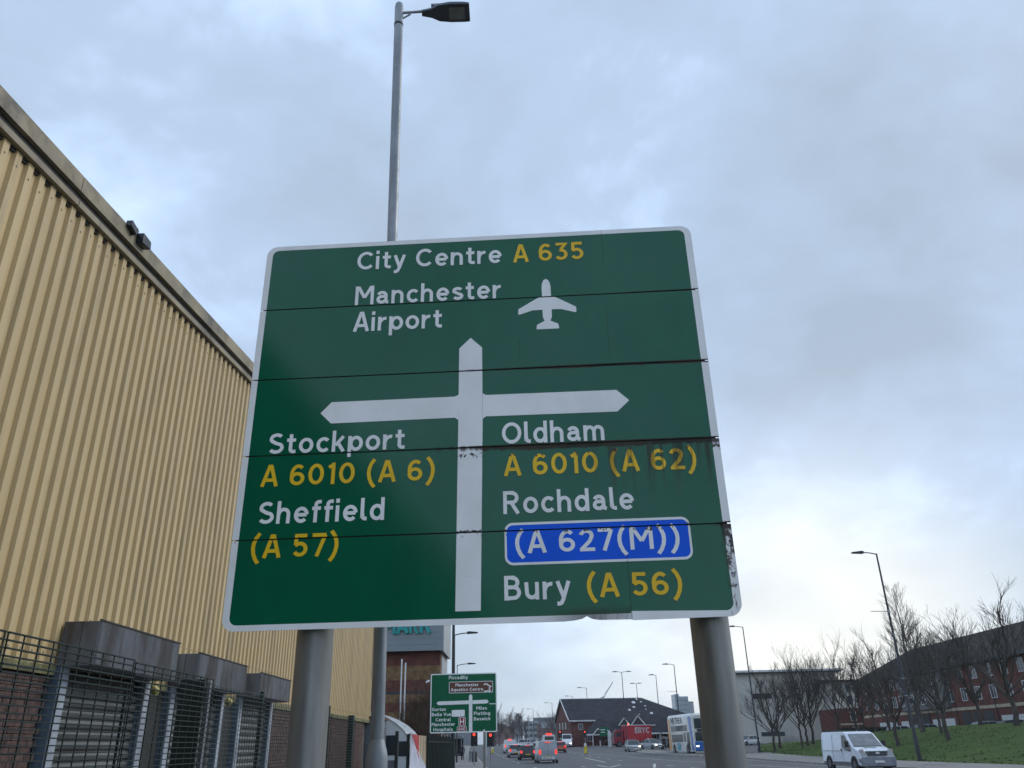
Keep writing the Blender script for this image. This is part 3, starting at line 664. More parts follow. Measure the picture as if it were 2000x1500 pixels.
# local -Y is the front; it points to world -X (left)
B(box(-1.2, 1.2, -1.6, 3.55, .9, 3.55), 'box_body', rp, lo, bevel=.05)
B(MB().prism([(-3.5, .5), (-3.55, 1.6), (-3.3, 2.6), (-3.0, 2.9), (-1.8, 2.9), (-1.8, .5)], -1.15, 1.15, 'x'), 'cab', rpd, lo, bevel=.05)
B(box(-1.12, 1.12, -3.54, -3.3, 1.65, 2.4), 'windscreen', glassm, lo)
for s in (-1, 1):
    B(box(*sorted((s * 1.14, s * 1.165)), -3.1, -2.2, 1.7, 2.4), 'side_window', glassm, lo)
    for yy in (-2.6, 1.6, 2.8): wheel(lo, s * 1.05, yy, .5, .28)
B(box(-1.0, 1.0, -3.3, 3.4, .5, .9), 'chassis', blackp, lo)
B(box(-1.21, 1.21, -1.6, 3.5, 3.56, 3.66), 'roof_rail', whitem, lo)
B(box(-.1, .1, -.6, -.4, 3.66, 3.9), 'beacon', mat('beacon_lit', (.8, .1, .05), .3, emit=(1, .12, .05, 3)), lo)
LORRY = lo
# ================================================================== LETTERING (road-sign alphabet drawn with strokes)
SW = .222; HH = SW / 2
def arc(cx_, cy_, rx, ry, a0, a1, n=None):
    n = n or max(4, int(abs(a1 - a0) / 12)); return [(cx_ + rx * cos(radians(a0 + (a1 - a0) * i / n)), cy_ + ry * sin(radians(a0 + (a1 - a0) * i / n))) for i in range(n + 1)]
xh, ch = 1.0, 1.4
def bowl(cx_, rx=.33): return arc(cx_, .5, rx, .5 - HH, 0, 360, 32)
GL = {
 'o': (.94, [bowl(.47, .34)]),
 'c': (.84, [arc(.47, .5, .34, .5 - HH, 42, 318, 24)]),
 'e': (.93, [[(.14, .5), (.80, .5)], arc(.47, .5, .33, .5 - HH, 2, 318, 26)]),
 'a': (.90, [arc(.40, .60, .27, .265, 158, 0, 12) + [(.67, .30), (.71, .155), (.84, .10)], [(.66, .555), (.42, .555)] + arc(.36, .345, .225, .21, 90, 270, 14) + [(.48, .135), (.66, .28)]]),
 'n': (.88, [[(HH, 0), (HH, 1)], [(HH, .5)] + arc(.425, .57, .29, .30, 165, 0, 12) + [(.715, 0)]]),
 'h': (.88, [[(HH, 0), (HH, ch)], [(HH, .5)] + arc(.425, .57, .29, .30, 165, 0, 12) + [(.715, 0)]]),
 'm': (1.38, [[(HH, 0), (HH, 1)], [(HH, .5)] + arc(.395, .59, .26, .28, 165, 0, 12) + [(.655, 0)], [(.655, .5)] + arc(.92, .59, .26, .28, 165, 0, 12) + [(1.18, 0)]]),
 'r': (.60, [[(HH, 0), (HH, 1)], [(HH, .45)] + arc(.50, .48, .37, .385, 165, 80, 7)]),
 'u': (.88, [[(.715, 0), (.715, 1)], [(HH, 1)] + arc(.425, .43, .29, .30, 180, 345, 12) + [(.715, .5)]]),
 'i': (.28, [[(HH, 0), (HH, 1)], [(HH, 1.16), (HH, 1.42)]]),
 'l': (.40, [[(HH, ch), (HH, .30)] + arc(.30, .29, .165, .165, 175, 270, 6) + [(.40, .125)]]),
 'd': (.93, [bowl(.45, .32), [(.78, ch), (.78, 0)]]),
 'b': (.93, [bowl(.50, .32), [(HH, ch), (HH, 0)]]),
 'p': (.93, [bowl(.50, .32), [(HH, 1), (HH, -.38)]]),
 'q': (.93, [bowl(.45, .32), [(.78, 1), (.78, -.38)]]),
 'g': (.93, [bowl(.45, .32), [(.78, 1), (.78, -.05)] + arc(.45, -.05, .33, .24, 0, -130, 10)]),
 's': (.78, [arc(.40, .70, .255, .175, 25, 200, 12) + [(.40, .50)] + arc(.42, .30, .26, .175, 35, -160, 14)]),
 't': (.62, [[(.27, 1.28), (.27, .31)] + arc(.44, .295, .17, .17, 175, 270, 5) + [(.60, .125)], [(.02, .885), (.58, .885)]]),
 'f': (.58, [[(.25, 0), (.25, 1.08)] + arc(.45, 1.09, .20, .18, 180, 95, 5) + [(.58, 1.27)], [(.03, .87), (.56, .87)]]),
 'k': (.84, [[(HH, 0), (HH, ch)], [(.22, .42), (.70, 1.0)], [(.36, .60), (.73, 0)]]),
 'v': (.84, [[(.11, 1), (.42, .06)], [(.73, 1), (.42, .06)]]),
 'w': (1.24, [[(.12, 1), (.36, .06)], [(.62, .96), (.36, .06)], [(.62, .96), (.88, .06)], [(1.12, 1), (.88, .06)]]),
 'y': (.84, [[(.10, 1), (.43, .08)], [(.74, 1), (.40, -.02)] + [(.30, -.22), (.18, -.27), (.05, -.26)]]),
 'A': (1.06, [[(.10, 0), (.50, ch)], [(.96, 0), (.56, ch)], [(.22, .42), (.84, .42)], [(.42, ch - .08), (.64, ch - .08)]]),
 'B': (1.0, [[(HH, 0), (HH, ch)], [(HH, ch - HH), (.5, ch - HH)] + arc(.50, 1.0, .26, .265, 90, -90, 12) + [(HH, .735)], [(HH, .735), (.55, .735)] + arc(.55, .432, .29, .30, 90, -90, 12) + [(HH, HH)]]),
 'C': (1.18, [arc(.66, .7, .50, .57, 42, 318, 28)]),
 'E': (.92, [[(HH, 0), (HH, ch)], [(HH, ch - HH), (.88, ch - HH)], [(HH, .72), (.80, .72)], [(HH, HH), (.90, HH)]]),
 'G': (1.24, [arc(.66, .7, .50, .57, 42, 330, 28) + [(1.08, .62)], [(.74, .62), (1.21, .62)]]),
 'H': (1.12, [[(HH, 0), (HH, ch)], [(.98, 0), (.98, ch)], [(HH, .7), (.98, .7)]]),
 'K': (1.05, [[(HH, 0), (HH, ch)], [(.22, .55), (.86, ch)], [(.42, .80), (.92, 0)]]),
 'M': (1.30, [[(HH, 0), (HH, ch)], [(1.17, 0), (1.17, ch)], [(.20, ch - .05), (.65, .52)], [(1.10, ch - .05), (.65, .52)]]),
 'O': (1.28, [arc(.64, .7, .50, .57, 0, 360, 36)]),
 'P': (1.0, [[(HH, 0), (HH, ch)], [(HH, ch - HH), (.55, ch - HH)] + arc(.55, .96, .29, .305, 90, -90, 12) + [(HH, .655)]]),
 'R': (1.04, [[(HH, 0), (HH, ch)], [(HH, ch - HH), (.55, ch - HH)] + arc(.55, .98, .28, .285, 90, -90, 12) + [(HH, .695)], [(.48, .70), (.90, 0)]]),
 'S': (1.02, [arc(.53, 1.00, .34, .27, 35, 205, 14) + [(.50, .715)] + arc(.53, .42, .37, .285, 45, -150, 16)]),
 'T': (.96, [[(.48, 0), (.48, ch)], [(.02, ch - HH), (.94, ch - HH)]]),
 'V': (1.08, [[(.10, ch), (.54, .08)], [(.98, ch), (.54, .08)]]),
 'Y': (1.08, [[(.10, ch), (.54, .66), (.98, ch)], [(.54, .7), (.54, 0)]]),
 '&': (1.1, [[(1.0, .05), (.36, .95)] + arc(.52, 1.08, .2, .19, 200, 0, 10) + [(.66, .9), (.30, .62)] + arc(.42, .38, .28, .25, 130, 320, 12) + [(.92, .66)]]),
 '0': (1.0, [arc(.50, .7, .36, .57, 0, 360, 34)]),
 '1': (.58, [[(.36, 0), (.36, ch)], [(.36, ch - .10), (.24, 1.15), (.06, 1.12)]]),
 '2': (.92, [arc(.45, .98, .30, .29, 170, -20, 14) + [(.62, .62), (.16, .12)], [(.06, HH), (.90, HH)]]),
 '3': (.92, [[(.10, ch - HH), (.74, ch - HH), (.42, .86)], [(.36, .84)] + arc(.43, .46, .33, .33, 95, -150, 18)]),
 '5': (.92, [[(.80, ch - HH), (.20, ch - HH), (.17, .72)], [(.17, .74)] + arc(.43, .47, .33, .34, 130, -150, 18)]),
 '6': (.98, [arc(.49, .45, .33, .32, 0, 360, 30), [(.16, .42)] + arc(.52, .72, .365, .55, 175, 48, 14)]),
 '7': (.88, [[(.04, ch - HH), (.84, ch - HH)], [(.78, ch - HH), (.34, 0)]]),
 '8': (.96, [arc(.48, .42, .33, .29, 0, 360, 28), arc(.48, 1.02, .27, .25, 0, 360, 24)]),
 '(': (.62, [arc(.98, .60, .82, 1.08, 148, 212, 12)]),
 ')': (.62, [arc(-.36, .60, .82, 1.08, 32, -32, 12)]),
 ' ': (.50, []),
}
GL['('] = (.60, [[(.50, 1.52), (.30, 1.22), (.19, .90), (.17, .60), (.22, .28), (.35, -.05), (.53, -.30)]])
GL[')'] = (.60, [[(.60 - x_, y_) for x_, y_ in GL['('][1][0]]])
GL['1'] = (.56, [[(.38, 0), (.38, ch)], [(.36, ch - .14), (.10, ch - .30)]])
def smooth_pts(p):
    if len(p) < 5: return p
    return p
def ribbon(pts, w_, close):
    n = len(pts); Lf, Rt = [], []
    for i in range(n):
        a = Vector(pts[(i - 1) % n]) if (i > 0 or close) else None; c_ = Vector(pts[i]); b_ = Vector(pts[(i + 1) % n]) if (i < n - 1 or close) else None
        d1 = (c_ - a).normalized() if a is not None and (c_ - a).length > 1e-6 else None
        d2 = (b_ - c_).normalized() if b_ is not None and (b_ - c_).length > 1e-6 else None
        d1 = d1 or d2; d2 = d2 or d1
        n1_ = Vector((-d1.y, d1.x)); n2_ = Vector((-d2.y, d2.x)); m_ = (n1_ + n2_)
        m_ = n1_ if m_.length < 1e-4 else m_.normalized(); k = min(1.8, 1 / max(.3, m_.dot(n1_)))
        Lf.append(c_ + m_ * w_ * k); Rt.append(c_ - m_ * w_ * k)
    return Lf, Rt
def text_mesh(s, x0, x1, z0, cap, mb=None, y=-.004, sp=.15, hw=1.0):
    """text between x0 and x1 on baseline z0 with the given capital height, facing -Y"""
    adv = 0; items = []
    for c_ in s:
        g_ = GL[c_]; items.append((g_, adv)); adv += g_[0] + (sp if c_ != ' ' else 0)
    adv -= sp; sx = (x1 - x0) / adv; sz = cap / ch; mb = mb or MB(); k = 0
    for (g_, a) in items:
        for st in g_[1]:
            close = len(st) > 4 and (Vector(st[0]) - Vector(st[-1])).length < 1e-4
            p = st[:-1] if close else st
            if c_ == ' ': pass
            Lf, Rt = ribbon(p, HH * hw, close); m_ = len(p); d = y - .00025 * (k % 4); k += 1
            vs = [(x0 + (a + q.x) * sx, d, z0 + q.y * sz) for q in Lf] + [(x0 + (a + q.x) * sx, d, z0 + q.y * sz) for q in Rt]
            mb.add(vs, [(i, (i + 1) % m_, m_ + (i + 1) % m_, m_ + i) for i in range(m_ if close else m_ - 1)])
    return mb
def rrect(x0, x1, z0, z1, r, n=8):
    o = []
    for cx_, cz_, a0 in ((x1 - r, z1 - r, 0), (x0 + r, z1 - r, 90), (x0 + r, z0 + r, 180), (x1 - r, z0 + r, 270)):
        o += [(cx_ + r * cos(radians(a0 + 90 * i / n)), cz_ + r * sin(radians(a0 + 90 * i / n))) for i in range(n + 1)]
    return o
def ring(o_, i_, y): # matched outlines
    n = len(o_); mb = MB(); mb.add([(x, y, z) for x, z in o_] + [(x, y, z) for x, z in i_], [(k, (k + 1) % n, n + (k + 1) % n, n + k) for k in range(n)]); return mb
def flat(poly, y): return MB().add([(x, y, z) for x, z in poly], [tuple(range(len(poly)))])
JOINTS = [2.767, 3.303, 3.834, 4.363]; GAP = .0042
def cut_bm(bm, z):
    for zc in (z - GAP, z + GAP):
        bmesh.ops.bisect_plane(bm, geom=bm.verts[:] + bm.edges[:] + bm.faces[:], plane_co=(0, 0, zc), plane_no=(0, 0, 1))
    bad = [f for f in bm.faces if abs(f.calc_center_median().z - z) < GAP * .98]
    bmesh.ops.delete(bm, geom=bad, context='FACES')
def finish(mb, name, mt, parent, joints=(), thick=0.):
    me = bpy.data.meshes.new(name); me.from_pydata(mb.v, [], mb.f)
    bm = bmesh.new(); bm.from_mesh(me)
    for j in joints: cut_bm(bm, j)
    if thick:
        r = bmesh.ops.extrude_face_region(bm, geom=bm.faces[:]); bmesh.ops.translate(bm, verts=[v for v in r['geom'] if isinstance(v, bmesh.types.BMVert)], vec=(0, thick, 0))
    bmesh.ops.recalc_face_normals(bm, faces=bm.faces)
    if not thick:
        for f in bm.faces:
            if f.normal.y > 0: f.normal_flip()
    bm.to_mesh(me); bm.free(); me.materials.append(mt)
    return link(name, me, parent)
# sign materials share one pattern of grime, fixed to the sign
def sign_mat(name, col, rough=.22, spec=.75, dirty=True, worn=False, retro=0.):
    m, t, b = new_mat(name); g = G(t); v = g.obj(); sp_ = g.n('ShaderNodeSeparateXYZ'); g.l(v, sp_.inputs[0]); X_, _, Z_ = sp_.outputs
    var = g.rng(g.noise(v, 3.5, 5, .6, (1, 1, .7)), .3, .7)
    c = g.mix(var, tuple(x * .93 for x in col), tuple(min(1, x * 1.07) for x in col))
    oi = g.n('ShaderNodeObjectInfo'); c = g.mix(g.m('MULTIPLY', oi.outputs['Random'], .10), c, tuple(x * .55 + .006 for x in col))
    if dirty:
        tot = None
        fine = g.noise(v, 26, 5, .75, (1, 1, .22)); big = g.noise(v, 3.2, 4, .6, (1, 1, .3), (4, 0, 0)); spk = g.noise(v, 60, 4, .7)
        for zj, xs, wgt, ln in ((4.363, 2.3, .9, .03), (3.834, 1.3, 1.2, .045), (3.303, 1.1, 1.5, .085), (2.767, 2.95, 1.6, .13), (2.83, 1.6, .0, .1)):
            if wgt == 0: continue
            d = g.m('SUBTRACT', zj + .004, Z_); below = g.rng(d, .0, ln, 1, 0); on = g.rng(d, -.016, -.002, 0, 1)
            xw = g.rng(X_, xs - (.2 if xs > 2.5 else .6), xs + (.05 if xs > 2.5 else 1.0), .42 if xs < 2.5 else .16, 1.0)
            th = g.m('ADD', g.m('MULTIPLY', fine, 1.0), g.m('MULTIPLY', big, .55))
            k = g.m('MULTIPLY', g.m('MULTIPLY', below, on), xw); k = g.m('MULTIPLY', g.rng(g.m('ADD', th, g.m('MULTIPLY', k, 1.0)), 1.28, 1.72, 0, 1), k)
            k = g.m('MULTIPLY', k, 1.5 * wgt, clamp=True); tot = k if tot is None else g.m('MAXIMUM', tot, k)
        # long runs below the third joint and round the right edge
        runs = g.noise(v, 17, 3, .6, (1, 1, .035), (2, 0, 0))
        k = g.m('MULTIPLY', g.rng(runs, .46, .60), g.m('MULTIPLY', g.rng(Z_, 2.86, 3.30, 0, 1), g.m('MULTIPLY', g.rng(Z_, 3.30, 3.306, 1, 0), g.rng(X_, 2.1, 2.4, 0, .8))))
        tot = g.m('MAXIMUM', tot, k)
        # soot along the bottom edge where it is dented, chipped lower right corner
        k = g.m('MULTIPLY', g.m('MULTIPLY', g.rng(X_, 1.80, 2.14), g.rng(X_, 2.364, 2.372, 1, 0)), g.rng(Z_, 2.262, 2.335, .75, 0))
        tot = g.m('MAXIMUM', tot, g.m('MULTIPLY', k, g.rng(g.m('ADD', fine, big), .75, 1.15, .35, 1.)))
        ed = g.m('MULTIPLY', g.rng(X_, 2.915, 2.945), g.m('MAXIMUM', g.rng(Z_, 2.76, 2.768, 1, 0), g.m('MULTIPLY', g.rng(Z_, 3.24, 3.30, 0, 1), g.rng(Z_, 3.30, 3.31, 1, 0))))
        tot = g.m('MAXIMUM', tot, g.m('MULTIPLY', ed, g.rng(g.m('ADD', g.noise(v, 30, 4, .7, (1, 1, .6)), g.m('MULTIPLY', Z_, .35)), 1.36, 1.46)))
        # faint seams between the two halves of the face, and specks
        for xs, z0_, z1_ in ((2.37, 4.6, 4.9), (2.36, 3.9, 4.27), (2.366, 2.24, 2.6), (1.775, 3.9, 4.05)):
            k = g.m('MULTIPLY', g.m('COMPARE', X_, xs, .0016), g.m('MULTIPLY', g.m('GREATER_THAN', Z_, z0_), g.m('LESS_THAN', Z_, z1_)))
            tot = g.m('MAXIMUM', tot, g.m('MULTIPLY', k, .7))
        tot = g.m('MAXIMUM', tot, g.m('MULTIPLY', g.rng(spk, .73, .78), .35))
        c = g.mix(g.m('MULTIPLY', tot, .93), c, g.mix(g.rng(big, .35, .6), (.016, .013, .011), (.055, .038, .026)))
        g.l(g.rng(tot, 0, 1, rough, .75, False), b.inputs['Roughness'])
    else: b.inputs['Roughness'].default_value = rough
    if worn:   # lettering film lifting and browned at its upper edges under the joints
        bl = None
        for za, zb_, wt in ((3.19, 3.26, .75), (2.705, 2.772, .8), (2.47, 2.51, .35)):
            k = g.m('MULTIPLY', g.rng(Z_, za, zb_), g.rng(Z_, zb_, zb_ + .02, 1, 0)); k = g.m('MULTIPLY', k, wt); bl = k if bl is None else g.m('MAXIMUM', bl, k)
        bl = g.m('MULTIPLY', bl, g.rng(X_, .9, 1.75, .45, 1))
        n_ = g.rng(g.m('ADD', g.noise(v, 34, 4, .7), g.m('MULTIPLY', bl, .35)), .70, .80); c = g.mix(g.m('MULTIPLY', n_, g.m('GREATER_THAN', bl, .03)), c, (.05, .026, .015))
    g.l(c, b.inputs['Base Color']); b.inputs['Specular IOR Level'].default_value = spec
    g.bump(g.noise(v, 2.2, 3, .5), .25, .004, b)
    return m
sgreen = sign_mat('sign_green', (.0, .118, .056), .12, .4)
sgreen2 = sign_mat('small_sign_green', (.0, .11, .048), .3, .25, dirty=False)
swhite = sign_mat('sign_white', (.95, .95, .92), .38, .4, worn=True)
syell = sign_mat('sign_yellow', (.95, .58, .01), .38, .4, worn=True)
sblue = sign_mat('sign_blue', (.0, .12, .85), .3, .2)
swhite2 = sign_mat('small_sign_white', (.84, .85, .84), .4, .3, dirty=False)
# ---- the big sign
A0 = (-1.7166, 4.7715); SYAW = math.atan2(4.6285 - 4.7715, 1.2673 + 1.7166)
sg = thing('direction_sign', 'huge dark green direction sign with white cross arrows on two thick steel posts', 'road sign', (A0[0], A0[1], 0), SYAW)
WS, Z0, Z1 = 2.987, 2.236, 4.880
outl = rrect(0, WS, Z0, Z1, .075, 10)
# dent nick in the lower edge
k0 = max(i for i, p in enumerate(outl) if abs(p[1] - Z0) < 1e-3 and p[0] < 1)
nick = [(1.98, Z0), (2.04, Z0 + .004), (2.085, Z0 + .012), (2.112, Z0 + .026), (2.14, Z0 + .010), (2.18, Z0 + .003), (2.36, Z0 + .001), (2.366, Z0 + .001), (2.3665, Z0 - .004)]
outl2 = outl[:k0 + 1] + nick + outl[k0 + 1:]
bounds = [Z0 - .1] + JOINTS + [Z1 + .1]
for i in range(5):
    mb = flat(outl2, 0.0); me = bpy.data.meshes.new('panel'); me.from_pydata(mb.v, [], mb.f); bm = bmesh.new(); bm.from_mesh(me)
    for zc, sgn in ((bounds[i] + (GAP if i else 0), 1), (bounds[i + 1] - (GAP if i < 4 else 0), -1)):
        bmesh.ops.bisect_plane(bm, geom=bm.verts[:] + bm.edges[:] + bm.faces[:], plane_co=(0, 0, zc), plane_no=(0, 0, 1), clear_inner=sgn > 0, clear_outer=sgn < 0)
    r = bmesh.ops.extrude_face_region(bm, geom=bm.faces[:]); bmesh.ops.translate(bm, verts=[v for v in r['geom'] if isinstance(v, bmesh.types.BMVert)], vec=(0, .004, 0))
    bmesh.ops.recalc_face_normals(bm, faces=bm.faces); bm.to_mesh(me); bm.free(); me.materials.append(sgreen)
    p = link('panel', me, sg)
alum = mat('sign_back_aluminium', (.30, .31, .32), .45, metal=.5)
joi = mat('joint_grime', (.012, .01, .009), .9)
for zj in JOINTS: B(box(.02, WS - .02, .0045, .03, zj - .02, zj + .02), 'joint_channel', joi, sg)
for zj in (2.45, 3.03, 3.57, 4.10, 4.65): B(box(.05, WS - .05, .0045, .05, zj - .03, zj + .03), 'stiffening_rail', alum, sg)
bo_, bi_ = rrect(0.0, WS, Z0, Z1, .075, 10), rrect(.042, WS - .046, Z0 + .034, Z1 - .034, .045, 10)
rg_ = MB(); n = len(bo_)
bo2, bi2 = [], []
for k in range(n):
    bo2.append(bo_[k]); bi2.append(bi_[k])
    if k == k0:
        for (x, z) in nick: bo2.append((x, z)); bi2.append((x, Z0 + (.034 if x < 2.366 else .046)))
finish(ring(bo2, bi2, -.0012), 'border', swhite, sg, JOINTS)
AY = -.0016
va = [(1.361, 2.310), (1.508, 2.310), (1.527, 3.499), (1.548, 3.506), (1.548, 3.655), (1.527, 3.668), (1.525, 4.0), (1.449, 4.076), (1.377, 4.0), (1.375, 3.668), (1.353, 3.655), (1.353, 3.508), (1.370, 3.499)]
finish(flat([(1.361, 2.31), (1.508, 2.31), (1.527, 3.49), (1.527, 4.0), (1.451, 4.076), (1.375, 4.0), (1.372, 3.49)], AY), 'ahead_arrow', swhite, sg, JOINTS)
finish(flat([(.479, 3.579), (.553, 3.505), (1.350, 3.509), (1.3712, 3.492), (1.3735, 3.668), (1.350, 3.655), (.548, 3.653)], AY), 'left_arrow', swhite, sg, JOINTS)
finish(flat([(2.459, 3.578), (2.384, 3.653), (1.549, 3.657), (1.5282, 3.670), (1.5282, 3.494), (1.549, 3.509), (2.380, 3.504)], AY), 'right_arrow', swhite, sg, JOINTS)
plane = [(1.966, 4.503), (1.981, 4.495), (1.993, 4.47), (1.997, 4.44), (1.997, 4.365), (2.03, 4.355), (2.160, 4.276), (2.163, 4.240), (2.155, 4.233), (2.06, 4.262), (1.998, 4.264), (1.996, 4.205), (1.986, 4.177), (2.036, 4.152), (2.042, 4.12), (2.034, 4.116), (1.898, 4.116), (1.890, 4.12), (1.895, 4.150), (1.946, 4.177), (1.937, 4.205), (1.935, 4.264), (1.87, 4.262), (1.779, 4.233), (1.771, 4.240), (1.774, 4.276), (1.905, 4.355), (1.936, 4.365), (1.936, 4.44), (1.94, 4.47), (1.951, 4.495)]
finish(flat(plane, AY), 'aeroplane_symbol', swhite, sg, JOINTS)
bo_, bi_ = rrect(1.652, 2.748, 2.562, 2.815, .05, 7), rrect(1.665, 2.735, 2.577, 2.800, .038, 7)
finish(ring(bo_, bi_, -.0024), 'motorway_patch_border', swhite, sg, JOINTS)
finish(flat([( x, z) for x, z in bi_], -.0018), 'motorway_patch', sblue, sg, JOINTS)
for (s, x0, x1, z0, cap, mt_) in (('City Centre', .648, 1.671, 4.651, .150, swhite), ('A 635', 1.748, 2.240, 4.648, .143, syell), ('Manchester', .655, 1.662, 4.369, .148, swhite),
        ('Airport', .655, 1.260, 4.163, .148, swhite), ('Stockport', .157, 1.036, 3.312, .142, swhite), ('A 6010 (A 6)', .137, 1.234, 3.100, .139, syell),
        ('Sheffield', .141, .928, 2.862, .142, swhite), ('(A 57)', .118, .662, 2.655, .140, syell), ('Oldham', 1.645, 2.295, 3.316, .146, swhite),
        ('A 6010 (A 62)', 1.656, 2.838, 3.108, .139, syell), ('Rochdale', 1.648, 2.436, 2.870, .142, swhite), ('(A 627(M))', 1.708, 2.686, 2.630, .132, swhite),
        ('Bury', 1.645, 2.028, 2.362, .140, swhite), ('(A 56)', 2.115, 2.672, 2.364, .134, syell)):
    finish(text_mesh(s, x0, x1, z0, cap, y=-.0026), 'lettering', mt_, sg, JOINTS)['label'] = ('yellow' if mt_ is syell else 'white') + ' lettering reading ' + s
postm = mat('sign_post_steel', (.24, .24, .225), .42, metal=.45, var=.30, scale=2.2, stretch=(2.2, 2.2, .25), dirt=(.17, .165, .14), dscale=2.5, dth=(.45, .7))
for xp, r in ((.512, .106), (2.822, .110)):
    B(MB().tube([(xp, .05 + r, -.1), (xp, .05 + r, 1.5), (xp, .05 + r, 4.72)], r, 40), 'post', postm, sg, smooth=True)
    for zj in (2.45, 3.03, 3.57, 4.10, 4.65):
        B(MB().tube([(xp + r * 1.06 * cos(a), .05 + r + r * 1.06 * sin(a), zj) for a in [radians(-20 + i * 22) for i in range(11)]], .012, 6), 'clamp', alum, sg)
    B(MB().tube([(xp, .05 + r, 4.72), (xp, .05 + r, 4.74)], [r, r * .8], 24), 'post_cap', alum, sg)
# ---- smaller sign down the road
brown = sign_mat('sign_brown', (.13, .045, .028), .4, .4, dirty=False); sred = sign_mat('sign_red', (.30, .01, .018), .4, .4, dirty=False)
s2 = thing('direction_sign', 'smaller green direction sign naming Piccadilly and Gorton, beyond the dark green railings', 'road sign', (-5.21, 50, 0), -.012)
W2, ZA, ZB = 3.88, 2.36, 5.58
finish(flat(rrect(0, W2, ZA, ZB, .08, 6), 0), 'panel', sgreen2, s2, (), .02)
finish(ring(rrect(0, W2, ZA, ZB, .08, 6), rrect(.06, W2 - .06, ZA + .06, ZB - .06, .05, 6), -.004), 'border', swhite2, s2)
finish(flat([(2.25, 2.42), (2.45, 2.42), (2.45, 4.33), (2.35, 4.43), (2.25, 4.33)], -.004), 'ahead_arrow', swhite2, s2)
finish(flat([(.36, 3.96), (.47, 3.86), (2.249, 3.88), (2.249, 4.08), (.47, 4.06)], -.004), 'left_arrow', swhite2, s2)
finish(flat([(3.41, 3.99), (3.30, 4.10), (2.451, 4.08), (2.451, 3.88), (3.30, 3.89)], -.004), 'right_arrow', swhite2, s2)
finish(flat([(3.44, 3.845), (3.86, 3.845), (3.86, 3.885), (3.44, 3.885)], -.004), 'reflective_strip', swhite2, s2)
finish(flat(rrect(1.25, 2.01, 3.22, 3.58, .05, 4), -.006), 'blank_patch', swhite2, s2)
finish(flat([(3.08, 2.43), (3.17, 2.43), (3.17, 2.5), (3.08, 2.5)], -.006), 'sticker', swhite2, s2)
finish(flat(rrect(1.08, 3.66, 4.49, 5.12, .04, 4), -.004), 'attraction_patch_border', swhite2, s2); finish(flat(rrect(1.11, 3.63, 4.52, 5.09, .03, 4), -.008), 'attraction_patch', brown, s2)
finish(flat(rrect(1.65, 2.06, 2.72, 3.18, .05, 4), -.004), 'hospital_patch_border', swhite2, s2); finish(flat(rrect(1.675, 2.035, 2.745, 3.155, .04, 4), -.008), 'hospital_patch', sred, s2)
finish(flat(rrect(1.56, 2.12, 2.43, 2.69, .05, 4), -.004), 'emergency_patch_border', swhite2, s2); finish(flat(rrect(1.585, 2.095, 2.455, 2.665, .04, 4), -.008), 'emergency_patch', sred, s2)
for (s, x0, x1, z0, cap) in (('Piccadilly', 1.07, 2.19, 5.26, .19), ('Manchester', 1.46, 2.82, 4.85, .17), ('Aquatics Centre', 1.19, 3.09, 4.60, .17), ('Gorton', .10, .92, 3.545, .18),
        ('Belle Vue', .10, 1.22, 3.27, .18), ('Central', .32, 1.20, 2.99, .18), ('Manchester', .10, 1.44, 2.74, .18), ('Hospitals', .21, 1.32, 2.47, .18),
        ('Miles', 2.68, 3.30, 3.56, .18), ('Platting', 2.54, 3.48, 3.28, .18), ('Beswick', 2.54, 3.50, 2.99, .18), ('H', 1.73, 1.98, 2.79, .32), ('A&E', 1.64, 2.04, 2.50, .13)):
    finish(text_mesh(s, x0, x1, z0, cap, y=-.012, hw=1.12), 'lettering', swhite2, s2)
div = MB()
for p in ([(3.12, 4.93), (3.3, 4.96), (3.42, 4.86)], [(3.42, 4.86), (3.52, 4.82), (3.44, 4.72)], [(3.42, 4.7), (3.5, 4.62)], [(3.14, 4.57), (3.24, 4.55), (3.34, 4.58), (3.44, 4.55), (3.54, 4.58)]):
    Lf, Rt = ribbon(p, .035, False); k = len(p); div.add([(q.x, -.012, q.y) for q in Lf] + [(q.x, -.012, q.y) for q in Rt], [(i, i + 1, k + i + 1, k + i) for i in range(k - 1)])
finish(div, 'diver_symbol', swhite2, s2)
for xp in (.95, 3.15): B(MB().tube([(xp, .12, 0), (xp, .12, 5.4)], .085, 12), 'post', postm, s2, smooth=True)
for zj in (2.8, 3.9, 5.1): B(box(.1, W2 - .1, .021, .05, zj - .03, zj + .03), 'stiffening_rail', alum, s2)
cctv = thing('security_camera', 'small white camera on a bracket at the left edge of the smaller green sign', 'camera', (-5.25, 50.05, 5.2))
B(MB().tube([(-.22, -.12, -.08), (-.06, .02, .02)], .06, 8), 'camera_body', whitem, cctv); B(MB().tube([(0, .05, .03), (-.06, .02, .02)], .02, 6), 'bracket', whitem, cctv)
